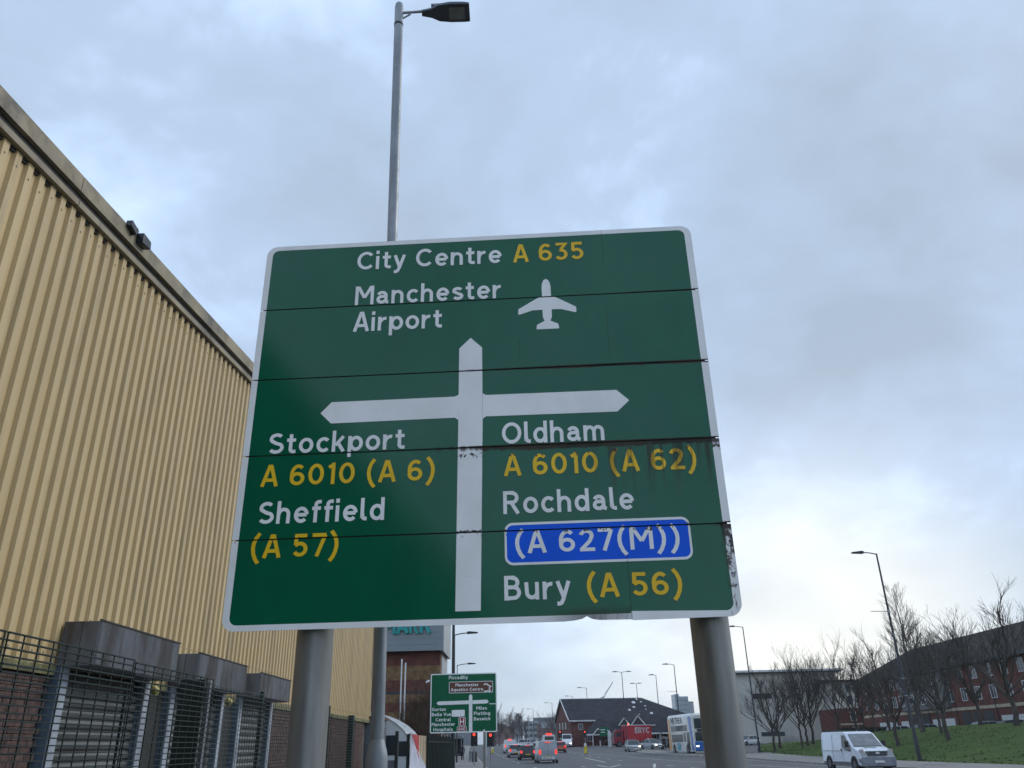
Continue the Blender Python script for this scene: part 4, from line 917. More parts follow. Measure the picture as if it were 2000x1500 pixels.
# ================================================================== STREET LAMPS
lamp_dark = mat('lamp_post_dark', (.022, .024, .03), .5, var=.2)
gal = thing('street_lamp', 'tall galvanised street lamp rising behind the huge green sign', 'street lamp', (-.985, 6, 0))
tz = 8.73; ltop = -.105
def lx_(z): return ltop * max(0, z - 1.6) / 7.1
B(MB().tube([(lx_(z), 0, z) for z in (1.62, 4.5, 8.70, 8.745, 8.76)], [.0475, .047, .0455, .038, .015], 24), 'pole', galv, gal, smooth=True)
B(MB().tube([(0, 0, 0), (0, 0, 1.53), (0, 0, 1.58), (0, 0, 1.66)], [.078, .076, .070, .0475], 24), 'base', galv, gal, smooth=True)
B(MB().tube([(lx_(8.48), 0, 8.43), (lx_(8.48), 0, 8.455)], .0485, 20), 'sleeve_joint', dark, gal)
ax = lx_(8.68)
B(MB().tube([(ax + .03, 0, 8.62), (ax + .31, 0, 8.64)], .014, 10), 'arm', galv, gal); B(MB().tube([(ax + .03, 0, 8.53), (ax + .12, 0, 8.60)], .01, 6), 'arm_gusset', galv, gal)
lh = MB(); hx = ax + .24
lp = [(0, .03, .028), (.06, .045, .03), (.1, .055, .035), (.18, .10, .045), (.30, .115, .055), (.44, .115, .05), (.50, .11, .04)]
rings = [[(hx + a, -b_, 8.60), (hx + a, b_, 8.60), (hx + a, b_ * .96, 8.60 + c_ * .7), (hx + a, b_ * .6, 8.60 + c_ * 1.5), (hx + a, -b_ * .6, 8.60 + c_ * 1.5), (hx + a, -b_ * .96, 8.60 + c_ * .7)] for a, b_, c_ in lp]
hd = B(loft(rings), 'lamp_head', mat('lamp_head_blue_grey', (.045, .06, .085), .45), gal, smooth=True)
B(box(hx + .285, hx + .45, -.075, .075, 8.594, 8.602), 'lamp_lens', mat('lamp_lens', (.17, .20, .20), .2), gal)
B(box(hx + .10, hx + .22, -.05, .05, 8.665, 8.69), 'lamp_hinge', galv, gal)
def street_lamp(x, y, z, H, arms, label, r=.09, banner=None, group='dark street lamps along the road', rot=0, lean=0):
    t_ = thing('street_lamp', label, 'street lamp', (x, y, z), 0, group)
    B(MB().tube([(0, 0, 0), (0, 0, 1.6), (0, 0, 1.7), (0, 0, H)], [r * 1.35, r * 1.3, r, r * .55], 10), 'pole', lamp_dark, t_, smooth=True)
    for s, ln in arms:
        B(MB().tube([(0, 0, H - .05), (s * ln * .5, 0, H + .06), (s * ln, 0, H + .1)], .04, 6), 'arm', lamp_dark, t_)
        B(MB().prism([(s * ln * .95, H + .02), (s * (ln + .75), H + .06), (s * (ln + .78), H + .13), (s * (ln + .1), H + .2), (s * ln * .95, H + .17)], -.16, .16), 'lamp_head', lamp_dark, t_)
    if banner: B(MB().tube([(0, 0, banner), (-1.25, 0, banner + .03)], .025, 6), 'banner_arm', galv, t_); B(MB().tube([(0, 0, banner - .12), (0, 0, banner + .12)], r * .95, 10), 'clamp', galv, t_)
    if lean: t_.rotation_euler = (0, lean, 0)
    return t_
l1 = street_lamp(26.27, 58.4, .1, 13.7, [(-1, 1.0)], 'tall dark lamp post at the foot of the bank just right of the white van', .105, 9.6)
for zc in (8.0, 5.1, 4.0): B(MB().tube([(0, 0, zc), (0, 0, zc + .06)], .125, 10), 'collar_band', galv, l1)
street_lamp(27.5, 101.5, .25, 14.0, [(-1, 1.1)], 'dark lamp post at the left foot of the bank in front of the pale building', .10)
street_lamp(23.5, 128, .5, 11.8, [(-1, 1.0)], 'dark lamp post rising behind the double-decker bus', .10, banner=8)
street_lamp(18.9, 156, .95, 12.6, [(-1, 1.0), (1, 1.0)], 'dark lamp post with two opposite arms in front of the red lorry', .10)
street_lamp(14.77, 188, 1.4, 11.5, [(-1, 1.3)], 'lamp post rising in front of the left end of the dark pub roof', .09, banner=6.5)
street_lamp(13.75, 223, 1.55, 11.5, [(-1, 1.3)], 'lamp post just left of the pub gable', .09)
street_lamp(24.2, 176, 1.25, 11.5, [(-1, .6), (1, .3)], 'lamp post with a short twin arm before the middle of the pub roof', .09)
street_lamp(24.0, 149, .85, 11.5, [(-1, .5)], 'lamp post before the sloping right end of the pub roof', .09)
street_lamp(4.64, 305, 1.85, 11.5, [(-1, 1.6)], 'distant lamp post in front of the grey apartment block', .12)
street_lamp(9.74, 260, 1.7, 11.5, [(-1, 1.6)], 'distant lamp post at the right side of the grey apartment block', .11)
street_lamp(-.33, 345, 2.0, 11.5, [(-1, 1.6)], 'faint distant lamp post left of the grey apartment block', .12)
street_lamp(-4.85, 63.5, .12, 9.35, [(1, 1.0)], 'dark lamp post just right of the retail building corner', .07)
street_lamp(-6.58, 90, .12, 9.5, [(1, 1.2)], 'dark lamp post above the top edge of the smaller green sign', .07)
pole = thing('camera_mast', 'thick black mast passing behind the smaller green sign at the retail building corner', 'mast', (-4.28, 55, .12))
B(MB().tube([(0, 0, 0), (0, 0, 2), (0, 0, 12)], [.13, .11, .085], 12), 'mast_pole', lamp_dark, pole, smooth=True); B(MB().tube([(0, 0, 11.9), (.25, 0, 12.05), (.3, -.1, 11.85)], .08, 8), 'dome_camera', whitem, pole)
for xx, zt, lb in ((-7.65, 6.95, 'left'), (-7.40, 6.72, 'right')):
    o = B(MB().tube([(0, 0, 0), (0, 0, zt)], .05, 8), 'white_pole', whitem, None, (xx, 55, 0)); tag(o, 'taller white pole of the pair before the striped brick wall' if lb == 'left' else 'shorter white pole of the pair before the striped brick wall', 'pole', 'pair of slim white poles')
# ================================================================== TRAFFIC LIGHTS, BOLLARDS, SMALL SIGNS, RAILS
redon = mat('red_signal_lit', (.6, .03, .02), .3, emit=(1, .07, .03, .9)); lensoff = mat('signal_lens_dark', (.02, .03, .02), .3)
def signal(x, y, ztop, label):
    z = prof(y); t_ = thing('traffic_light', label, 'traffic light', (x, y, z), 0, 'traffic lights at the junction'); h = ztop - z
    B(MB().tube([(0, 0, 0), (0, 0, h - .3)], .057, 8), 'pole', mat('signal_pole', (.25, .26, .27), .5), t_)
    hs = B(box(-.17, .17, -.12, .12, h - .95, h + .1), 'signal_head', blackp, t_); B(box(-.3, .3, .1, .12, h - 1.05, h + .2), 'backing_board', blackp, t_)
    for k, m_ in enumerate((redon, lensoff, lensoff)): B(MB().tube([(0, -.122, h - .1 - k * .32), (0, -.15, h - .1 - k * .32)], .13, 12), 'signal_lens', m_, t_)
    return t_
signal(6.80, 150, 3.75, 'red traffic light standing just right of the tall white minibus'); signal(11.06, 150, 3.65, 'red traffic light above the yellow bollard, before the pub gable')
signal(-4.15, 78, 2.72, 'red traffic light low under the left half of the smaller green sign'); signal(-2.69, 78, 2.64, 'red traffic light beside the right post of the smaller green sign')
yelb = mat('bollard_yellow', (.62, .48, .02), .5)
def bollard(x, y, label, h=1.2):
    t_ = thing('bollard', label, 'bollard', (x, y, prof(y)), 0, 'yellow keep-left bollards')
    B(box(-.2, .2, -.12, .12, 0, h * .72), 'bollard_body', yelb, t_, bevel=.03); B(MB().prism([(-.2, h * .72), (.2, h * .72), (.14, h * .95), (0, h), (-.14, h * .95)], -.1, .1), 'bollard_cap', whitem, t_)
    B(box(-.26, .26, -.2, .2, -.02, .05), 'bollard_base', blackp, t_); return t_
bollard(8.92, 121.2, 'yellow bollard with white top on the island below the pub gable', 1.35); bollard(-4.4, 135, 'yellow bollard at the pavement edge right of the smaller sign', .95)
for xx, yy, zt, zb_, lb in ((15.9, 165, 4.5, 2.9, 'small green direction sign with a white curve, left of the red lorry'),):
    t_ = thing('direction_sign', lb, 'road sign', (xx, yy, prof(yy)))
    B(box(-.95, .95, -.03, .03, zb_ - 1.05, zt - 1.05), 'panel', sgreen2, t_); B(MB().tube([(-.5, .06, 0), (-.5, .06, 3)], .05, 6), 'post', lamp_dark, t_)
    B(box(-.7, .1, -.05, -.035, 2.9, 3.02), 'lettering', swhite2, t_); B(box(-.7, .1, -.05, -.035, 2.5, 2.6), 'lettering', swhite2, t_)
    B(MB().tube([(.55, -.06, 2.95), (.72, -.06, 2.7), (.72, -.06, 2.4), (.55, -.06, 2.15)], .05, 5), 'curved_arrow', swhite2, t_)
railm = mat('guard_rail_grey', (.2, .22, .23), .5, metal=.3)
gr_ = thing('guard_rail', 'grey pedestrian guard rail on the pavement right of the walking person', 'railing', (-5.3, 90, .15))
for k in range(3): B(box(-.03, .03, k * 2.0 - .03, k * 2.0 + .03, 0, 1.1), 'post', railm, gr_)
B(box(-.02, .02, 0, 4, 1.05, 1.1), 'top_rail', railm, gr_); B(box(-.02, .02, 0, 4, .15, .19), 'bottom_rail', railm, gr_)
BB = box(-.01, .01, -.01, .01, .19, 1.05).mesh('bar', railm)
for k in range(1, 40):
    if k % 20: link('bar', BB, gr_, (0, k * .1, 0))
bn = thing('litter_bin', 'dark litter bin beside the guard rail on the left pavement', 'bin', (-4.75, 90, .12)); B(MB().tube([(0, 0, 0), (0, 0, .95), (0, 0, 1.1)], [.27, .29, .2], 12), 'bin_body', blackp, bn, smooth=True); B(MB().tube([(0, 0, 1.0), (0, 0, 1.03)], .3, 12), 'bin_rim', railm, bn)
bs = thing('bus_shelter', 'grey glazed bus shelter under the smaller green sign', 'bus shelter', (-8.6, 106, .3))
for a in (-1.4, 1.4):
    for b2 in (0, 4): B(box(a - .04, a + .04, b2 - .04, b2 + .04, 0, 2.4), 'shelter_post', railm, bs)
B(box(-1.5, 1.5, -.2, 4.2, 2.4, 2.52), 'roof', railm, bs); B(box(-1.35, 1.35, 3.96, 3.99, .3, 2.3), 'glass_panel', glassm, bs); B(box(-1.45, -1.42, .1, 3.9, .3, 2.3), 'glass_panel', glassm, bs); B(box(-.9, 1.0, 3.0, 3.3, .45, .5), 'bench_seat', railm, bs)
fb = thing('feather_flag', 'teal feather flag near the bus shelter under the smaller green sign', 'flag', (-4.6, 118, .4)); B(MB().tube([(0, 0, 0), (0, 0, 3.0)], .03, 6), 'flag_pole', whitem, fb); B(MB().prism([(.0, 1.1), (.55, 1.3), (.65, 2.6), (.3, 3.1), (0, 3.0)], -.012, .012), 'flag_cloth', mat('teal_cloth', (.01, .26, .25), .7), fb)
o = B(box(-.09, .09, -.09, .09, 0, .95), 'marker_post', whitem, None, (15.6, 172, 1.25)); tag(o, 'short white marker post in front of the pub side wall', 'post')
o = B(MB().prism([(-.35, 0), (.35, 0), (.3, 2.4), (0, 2.9), (-.3, 2.4)], -.12, .12), 'feather_flag', whitem, None, (16.6, 163, 1.05)); tag(o, 'white pointed banner flag standing before the red lorry cab', 'flag')
# ================================================================== PEOPLE
def person(x, y, z, label, jacket, trousers, stride=.25, rz=0., hair=(.02, .015, .012), bag=False):
    pts = {'pelvis': (0, 0, .95), 'chest': (0, -.02, 1.28), 'sh': (0, 0, 1.44), 'neck': (0, 0, 1.52), 'h1': (0, -.015, 1.60), 'h2': (0, -.01, 1.70), 'h3': (0, 0, 1.77)}
    names = list(pts); V = [pts[k] for k in names]; Rr = [.145, .155, .12, .055, .075, .095, .06]; Ed = [(0, 1), (1, 2), (2, 3), (3, 4), (4, 5), (5, 6)]
    def ch_(root, seq):
        p = root
        for q, r in seq: V.append(q); Rr.append(r); Ed.append((p, len(V) - 1)); p = len(V) - 1
    for s in (-1, 1):
        k = s * stride
        ch_(0, [((s * .1, 0, .88), .10), ((s * .1, -k * .55, .50), .065), ((s * .1, -k + (.1 if k < 0 else 0), .10), .045), ((s * .1, -k - .1, .035), .04)])
        ch_(2, [((s * .19, 0, 1.42), .065), ((s * .24, k * .4, 1.14), .048), ((s * .24, k * .6 - .08, .90), .035), ((s * .24, k * .6 - .1, .82), .035)])
    me = bpy.data.meshes.new('person'); me.from_pydata(V, Ed, []); o = bpy.data.objects.new('tmp', me); S.collection.objects.link(o)
    m_ = o.modifiers.new('skin', 'SKIN'); m_.use_smooth_shade = True
    for i, sv in enumerate(me.skin_vertices[0].data): sv.radius = (Rr[i], Rr[i]); sv.use_root = i == 0
    o.modifiers.new('sub', 'SUBSURF').levels = 1
    dg = bpy.context.evaluated_depsgraph_get(); me2 = bpy.data.meshes.new_from_object(o.evaluated_get(dg)); bpy.data.objects.remove(o)
    me2.name = 'person'; me2.materials.clear()
    for mm in (jacket, trousers, mat('skin_tone', (.35, .2, .14), .6), mat('hair_dark', hair, .8)): me2.materials.append(mm)
    for p in me2.polygons:
        c_ = p.center; p.use_smooth = True
        p.material_index = 1 if c_.z < .90 and abs(c_.x) < .2 else 2 if (c_.z > 1.53 and c_.y < -.02 and c_.z < 1.72) or (c_.z < .86) else 3 if c_.z > 1.55 else 0
    o = link('person', me2, None, (x, y, z), rz); tag(o, label, 'person', 'people on foot')
    if bag: B(box(-.16, .16, .13, .30, 1.05, 1.42), 'backpack', blackp, o, bevel=.04)
    return o
navy = mat('navy_coat', (.012, .014, .026), .9); blkt = mat('black_trousers', (.010, .010, .012), .9); gryc = mat('grey_coat', (.06, .065, .07), .9)
person(-6.6, 99, .12, 'person in a dark coat walking away along the left pavement', navy, blkt, .28, pi)
person(20.3, 124, .62, 'person in black standing nearer the red lorry, left of the bus', blkt, blkt, .1, .3)
person(21.5, 127, .62, 'person in a dark coat standing right behind the rear of the bus', navy, blkt, .12, -.4)
person(20.9, 129, .62, 'person in grey half hidden between the two standing by the bus', gryc, blkt, .08, .8)
# ================================================================== BUILDINGS
redb = mat('red_brick', (.125, .045, .034), .9, var=.3, scale=2.5, dirt=(.085, .04, .03), dscale=.8)
redb2 = mat('orange_red_brick', (.125, .042, .031), .9, var=.25, scale=1.5, dirt=(.08, .032, .025), dscale=.7)
bufb = mat('buff_brick', (.19, .115, .055), .9, var=.35, scale=3, dirt=(.12, .065, .04), dscale=1.2)
blub = mat('blue_grey_brick', (.06, .055, .06), .9)
greyc = mat('grey_cladding', (.22, .255, .275), .5, var=.06, scale=.3); greyc2 = mat('pale_grey_cladding', (.36, .385, .38), .6, var=.06)
slate = mat('dark_roof_tiles', (.030, .033, .042), .8, var=.3, scale=.7, stretch=(1, 1, 4), spec=.12); brownt = mat('brown_roof_tiles', (.034, .029, .027), .85, var=.3, scale=.8, stretch=(1, 1, 4), spec=.12)
fascia = mat('white_fascia', (.6, .61, .62), .5); teal = mat('teal_letters', (.005, .30, .29), .5)
render_ = mat('off_white_render', (.50, .475, .43), .85, var=.1, scale=.2, dirt=(.3, .29, .27), dscale=.15); cream = mat('cream_band', (.42, .36, .27), .8)
winf = mat('white_window_frame', (.62, .63, .63), .5); pane_m = mat('window_glass', (.05, .06, .07), .12, spec=.8); garage = mat('white_garage_door', (.55, .56, .57), .6, var=.06)
WC = {}
def window(parent, w_, h_, loc, rz=0., fr=None, bars=1, pm_=None, fw_=.07):
    key = (round(w_, 2), round(h_, 2), bars, fr.name if fr else '', pm_.name if pm_ else '')
    if key not in WC:
        f = MB(); f.box(-w_ / 2, w_ / 2, -.04, .05, 0, fw_); f.box(-w_ / 2, w_ / 2, -.04, .05, h_ - fw_, h_); f.box(-w_ / 2, -w_ / 2 + fw_, -.035, .045, fw_, h_ - fw_); f.box(w_ / 2 - fw_, w_ / 2, -.035, .045, fw_, h_ - fw_)
        for k in range(bars): xx = -w_ / 2 + w_ * (k + 1) / (bars + 1); f.box(xx - .03, xx + .03, -.03, .04, fw_, h_ - fw_)
        WC[key] = (f.mesh('window', fr or winf), box(-w_ / 2 + .02, w_ / 2 - .02, 0, .02, .02, h_ - .02).mesh('pane', pm_ or pane_m))
    a, b_ = WC[key]; o = link('window', a, parent, loc, rz); link('pane', b_, o); return o
# retail building
rb = thing('retail_building', 'tall grey clad retail building with teal letters above striped red and buff brickwork', 'building', (-5.5, 60, 0))
for k in range(12): B(box(-26, .12, -.25, 6.2, 7.95 + k * .42, 7.95 + k * .42 + .41), 'cladding_panel', greyc, rb)
B(box(.121, .14, 0, 6.2, 7.9, 13), 'side_cladding', greyc2, rb); B(box(-.148, -.12, 1.5, 6.2, 0.1, 7.9), 'end_panel', greyc2, rb)
bands = [(0, 1.9, redb), (1.9, 2.5, bufb), (2.5, 3.3, redb), (3.3, 3.95, bufb), (3.95, 4.55, redb), (4.55, 5.1, bufb), (5.1, 5.3, blub), (5.3, 6.05, redb), (6.05, 7.0, bufb), (7.0, 7.95, redb2)]
for a, b_, m_ in bands: B(box(-26, -.15, .35, 6.1, a, b_ - .003), 'brick_band', m_, rb)
B(MB().add([(-26, -.24, 7.94), (-.15, -.24, 7.94), (.10, 4.5, 7.94), (-26, 4.5, 7.94)], [(0, 1, 2, 3)]), 'soffit', mat('dark_soffit', (.07, .03, .025), .8), rb)
lt = MB()
for st, x0, x1 in (('M', -4.28, -3.32), ('A', -3.26, -2.42), ('R', -2.32, -1.64), ('K', -1.55, -.75)):
    m_ = text_mesh(st, x0, x1, 9.14, 1.15, y=-.42, hw=1.35); finish(m_, 'letter', teal, rb, (), .12)
# pub with the big dark roof
pb = thing('pub', 'low brick pub under a huge dark tiled roof with white gable trim', 'building', (10.0, 175, 1.3), .16)
RZ = 9.1; EZ = 4.75
B(box(0.05, 27, .05, 14, 0, 2.2), 'wall', redb, pb); B(box(0.1, 5.2, .02, 13.9, 2.2, EZ), 'wall', redb, pb)
B(MB().prism([(0, EZ - .05), (14, EZ - .05), (7, RZ - .1)], .0, .3, 'x'), 'gable_wall', redb, pb)
B(MB().add([(-.3, -.5, EZ), (5.4, -.5, EZ), (7, 7, RZ), (-.3, 7, RZ)], [(0, 1, 2, 3)]), 'roof_slope', slate, pb)
B(MB().add([(5.4, -.5, EZ), (1.8, -3.8, 2.1), (34, -3.8, 2.1), (26.5, -.5, EZ)], [(0, 1, 2, 3)]), 'roof_slope', slate, pb)
B(MB().add([(5.4, -.5, EZ), (26.5, -.5, EZ), (17.5, 7, RZ), (7, 7, RZ)], [(0, 1, 2, 3)]), 'roof_slope', slate, pb)
B(MB().add([(26.5, -.5, EZ), (34, -3.8, 2.1), (37, 7, 2.1), (34, 18, 2.1), (17.5, 7, RZ)], [(0, 1, 4), (1, 2, 4), (2, 3, 4)]), 'roof_hip', slate, pb)
B(MB().add([(-.3, 14.5, EZ), (34, 18, 2.1), (17.5, 7, RZ), (-.3, 7, RZ)], [(0, 1, 2, 3)]), 'roof_slope', slate, pb)
B(MB().tube([(-.3, 7, RZ + .05), (17.5, 7, RZ + .05), (26, 3.2, 5.6)], .09, 5), 'ridge_tiles', fascia, pb)
B(MB().tube([(-.35, -.55, EZ), (-.35, 7, RZ + .02)], .11, 4), 'bargeboard', fascia, pb); B(MB().tube([(-.35, 14.5, EZ), (-.35, 7, RZ + .02)], .11, 4), 'bargeboard', fascia, pb)
B(box(-.3, 5.2, -.62, -.5, EZ - .25, EZ + .0), 'fascia', fascia, pb)
B(box(1.8, 34, -3.92, -3.8, 1.85, 2.12), 'fascia', fascia, pb)
for xc, wd, zb_ in ((10.6, 2.0, 3.6), (13.5, 2.6, 3.6), (4.7, 1.5, 2.1)):
    yv = -2.5 if zb_ > 3 else -4.0
    B(MB().prism([(xc - wd / 2, zb_), (xc + wd / 2, zb_), (xc, zb_ + wd * .62)], yv, yv + 3), 'dormer_gable', mat('dark_hung_tiles', (.055, .045, .045), .85, var=.2), pb)
    B(MB().tube([(xc - wd / 2 - .2, yv - .08, zb_ - .05), (xc, yv - .08, zb_ + wd * .66), (xc + wd / 2 + .2, yv - .08, zb_ - .05)], .10, 4), 'bargeboard', fascia, pb)
B(box(11.7, 17, -2.6, -2.45, 3.42, 3.62), 'fascia', fascia, pb); B(box(9.6, 17, -2.4, 0, 2.1, 3.45), 'wall', redb, pb)
for k in range(7): window(pb, 1.1, 1.2, (4 + k * 3.6, .0, .8))
window(pb, .9, 1.1, (2.2, .0, 3.0)); 
for yy in (4, 7, 10): window(pb, .9, 1.3, (-.03 + .02, yy, 3.2), pi / 2)
for k in range(6): B(box(3.6 + k * 4.6, 3.75 + k * 4.6, -3.7, -3.55, 0, 1.9), 'veranda_post', fascia, pb)
bal = mat('white_spots', (.55, .56, .58), .8)
for (a, b_, r) in ((15.2, .78, .42), (16.3, .93, .26), (16.9, .8, .22), (14.7, .55, .30), (17.3, .6, .2), (13.4, .42, .30), (17.7, .25, .32), (14.9, .2, .2), (17.0, .44, .14)):
    yy = -.5 + 7.5 * b_; zz_ = EZ + (RZ - EZ) * b_
    B(MB().tube([(a, yy - .02, zz_ + .02), (a, yy - .06, zz_ + .08)], r, 10), 'roof_spot', bal, pb)
# pale rendered building
wb = thing('rendered_building', 'big plain off-white building with an overhanging dark flat roof behind bare trees', 'building', (39.8, 160, 1.0))
B(box(0, 19.6, 0, 22, 0, 12.0), 'wall', render_, wb); B(box(-1.2, 20.6, -1.0, 23, 12.0, 12.45), 'roof', mat('dark_flat_roof', (.06, .06, .062), .7), wb); B(box(-1.25, 20.7, -1.1, -1.0, 12.2, 12.55), 'roof_edge', fascia, wb)
B(box(3.5, 7.2, -.05, .1, 7.6, 8.5), 'vent_panel', slate, wb); B(box(4.3, 8.6, -.05, .1, 1.2, 1.9), 'low_window_band', pane_m, wb)
B(box(15.8, 19.7, -.3, 0, 0, 10.6), 'dark_corner_panel', slate, wb)
for k in range(6): B(box(.2 + k * 3.2, .23 + k * 3.2, -.012, .0, 0, 12), 'render_joint', mat('render_joint', (.25, .24, .23), .9), wb)
# red and white flats
fa = thing('apartment_block', 'red brick flats with pale upper floors and blue glazed stair strip', 'building', (55.2, 150, 1.4))
B(box(0, 10.5, 0, 12, 0, 4.9), 'wall', redb2, fa); B(box(0, 10.5, .1, 12, 4.9, 9.2), 'upper_wall', render_, fa); B(box(-.3, 10.8, -.4, 12.3, 9.2, 9.5), 'roof', slate, fa); B(box(-.02, 10.5, -.05, .0, 2.2, 2.5), 'band', cream, fa)
bluep = mat('blue_glass', (.06, .13, .17), .15, spec=.8)
for k, zc in enumerate((.5, 2.9, 5.6, 7.4)):
    window(fa, 1.0, 1.4, (2.4, -.04, zc)); window(fa, 2.4, 1.7, (5.6, -.04, zc), 0, bars=2, pm_=bluep); window(fa, 1.0, 1.4, (9.0, -.04, zc))
# big brown-roofed block
hb = thing('housing_block', 'long red brick block with a huge brown hipped roof and white garage doors', 'building', (56.0, 142, 1.3), -pi / 2)
# local x runs towards the camera (world -y), local -y faces west
LB = 78
B(box(0, LB, -.0, 12, 0, 8.6), 'wall', redb2, hb)
B(MB().add([(-.8, -.8, 8.5), (LB, -.8, 8.5), (LB, 6, 13.0), (9, 6, 12.8)], [(0, 1, 2, 3)]), 'roof_slope', brownt, hb)
B(MB().add([(-.8, 12.8, 8.5), (-.8, -.8, 8.5), (9, 6, 12.8)], [(0, 1, 2)]), 'roof_hip', brownt, hb); B(MB().add([(LB, 12.8, 8.5), (-.8, 12.8, 8.5), (9, 6, 12.8), (LB, 6, 13.0)], [(0, 1, 2, 3)]), 'roof_slope', brownt, hb)
B(box(-.8, LB, -.92, -.8, 8.3, 8.52), 'gutter', blackp, hb)
B(box(.1, LB - .1, -.08, 0, 3.15, 3.5), 'cream_band', cream, hb)
greyst = mat('grey_stone', (.13, .125, .12), .85, var=.2)
B(box(16.5, 30, -.5, 0, 3.6, 8.45), 'projecting_bay', greyst, hb); B(box(16.3, 22, -.7, -.5, 8.2, 8.45), 'bay_eave', fascia, hb); B(box(24, 29, -.7, -.5, 8.2, 8.45), 'bay_eave', fascia, hb)
for k in range(15):
    x = 3.2 + k * 3.4
    for zc in (4.2, 6.6):
        yv = -.55 if 16.5 < x < 30 else -.05
        window(hb, 1.25, 1.5, (x, yv, zc), bars=1)
for k, x in enumerate((6.5, 10.3, 14.2, 24.0, 27.6, 41.0, 44.4)): B(box(x, x + 2.4, -.06, .0, .0, 2.3), 'garage_door', garage, hb)
for x in (18.2, 20.9, 32.0, 34.6, 37.2): B(box(x, x + 2.2, -.03, .03, 0, 2.9), 'garage_opening', blackp, hb)
for x in (9.2, 13.1, 17.0, 23.4, 27.0, 31, 40.4): B(MB().tube([(x, -.09, 0), (x, -.09, 8.3)], .05, 6), 'downpipe', blackp, hb)
# distant blocks and skyline
hzm = mat('distant_pale_block', (.33, .35, .37), .8); hzd = mat('distant_grey_block', (.17, .18, .20), .8); hzb = mat('distant_blue_tower', (.24, .32, .38), .3, spec=.7); hzr = mat('distant_brick', (.17, .09, .08), .9)
ab = thing('apartment_block', 'distant stepped pale and grey apartment block above the queue of cars', 'building', (1.6, 395, 1.6))
B(box(0, 6.5, 0, 8, 0, 10.2), 'wall', hzm, ab); B(box(4.5, 15, 1, 9, 0, 11.6), 'wall', hzd, ab); B(box(6, 12.5, -.6, 1, 3.0, 9.0), 'wall', hzr, ab); B(box(8.0, 12.0, -.9, -.6, 7.2, 9.6), 'projecting_frame', hzm, ab)
for r in range(4):
    for k in range(3): window(ab, 1.5, 1.2, (1.2 + k * 2, -.05, 1.2 + r * 2.3), fr=hzd, bars=0)
    for k in range(2): window(ab, 1.3, 1.1, (7.2 + k * 2.0, -.65, 1.0 + r * 2.2), fr=hzd, bars=0)
    window(ab, 1.4, 1.1, (13.6, .95, 1.2 + r * 2.4), fr=hzm, bars=0)
tw = thing('tower_block', 'far blue-grey glass tower standing above the pub roof near the bus', 'building', (108.5, 600, 0))
B(box(0, 9.2, 0, 14, 0, 30.6), 'wall', hzb, tw); B(box(0, 3, 0, 14, 30.6, 32.2), 'roof_plant', hzb, tw)
for k in range(6): B(box(.6 + k * 1.5, 1.0 + k * 1.5, -.15, 0, 1, 30), 'mullion', hzm, tw)
for r in range(9): B(box(.1, 9.1, -.22, -.16, 3 + r * 3.1, 3.5 + r * 3.1), 'floor_band', hzd, tw)
tw2 = thing('tower_block', 'pale narrow tower just right of the blue-grey glass one', 'building', (119.6, 610, 0)); B(box(0, 3.5, 0, 10, 0, 27), 'wall', hzm, tw2); B(box(0, 3.5, -.1, 10.1, 27, 27.6), 'parapet', hzd, tw2)
cr = thing('tower_crane', 'faint far crane jib slanting up behind the pub roof ridge', 'crane', (45, 500, 0))
cm = mat('crane_hazed_grey', (.45, .46, .48), .6); cj = MB()  # crane colour lightened so it carries the distance haze
cj.tube([(4.3, 0, 26.5), (10.2, 0, 34.8)], .16, 4); cj.tube([(4.5, 1.2, 27.6), (10.2, .6, 34.9)], .16, 4)
for k in range(8): a = k / 8; cj.tube([(4.3 + 5.9 * a, 0, 26.5 + 8.3 * a), (4.5 + 5.7 * (a + .06), 1.2 - .6 * a, 27.6 + 7.3 * (a + .06))], .1, 4)
B(cj, 'jib', cm, cr); B(MB().tube([(0, 0, 0), (0, 0, 25), (4.3, 0, 26.6)], .5, 6), 'crane_mast', cm, cr)
rs = random.Random(11)
skl = [('distant_building', -60, 620, 26, 15), ('distant_building', -22, 640, 18, 13), ('distant_building', -8, 700, 10, 17), ('distant_building', 6, 560, 9, 12), ('distant_building', 22, 520, 16, 13), ('distant_building', 46, 560, 22, 11), ('distant_building', -3.5, 520, 5, 16), ('distant_building', 62, 700, 20, 16)]
descs = ['long low grey block far left of the smaller sign', 'pale block far behind the smaller sign', 'slim distant grey tower above the junction', 'low distant block beside the stepped apartments', 'distant brick block between apartments and pub', 'distant roofline hidden behind the pub', 'narrow distant tower among hazy trees', 'distant block behind the pub roof']
for (nm, x, y, w_, h_), d_ in zip(skl, descs):
    t_ = thing(nm, d_, 'building', (x, y, 2), 0, 'buildings on the far skyline'); B(box(0, w_, 0, 12, 0, h_), 'wall', rs.choice([hzm, hzd, hzr]), t_); B(box(w_ * .2, w_ * .6, 2, 8, h_, h_ + 1.5), 'roof_plant', hzd, t_)
# grey box beyond the warehouse end
sh_ = thing('equipment_cabin', 'small dark grey cabin just past the end of the cream warehouse', 'cabin', (-7.3, 34.2, 0)); B(box(0, 1.55, 0, 3, 0, 2.72), 'cabin_body', hoodm, sh_); B(box(-.1, 1.65, -.1, 3.1, 2.72, 2.8), 'cabin_roof', mat('rusty_trim', (.10, .045, .035), .8), sh_)
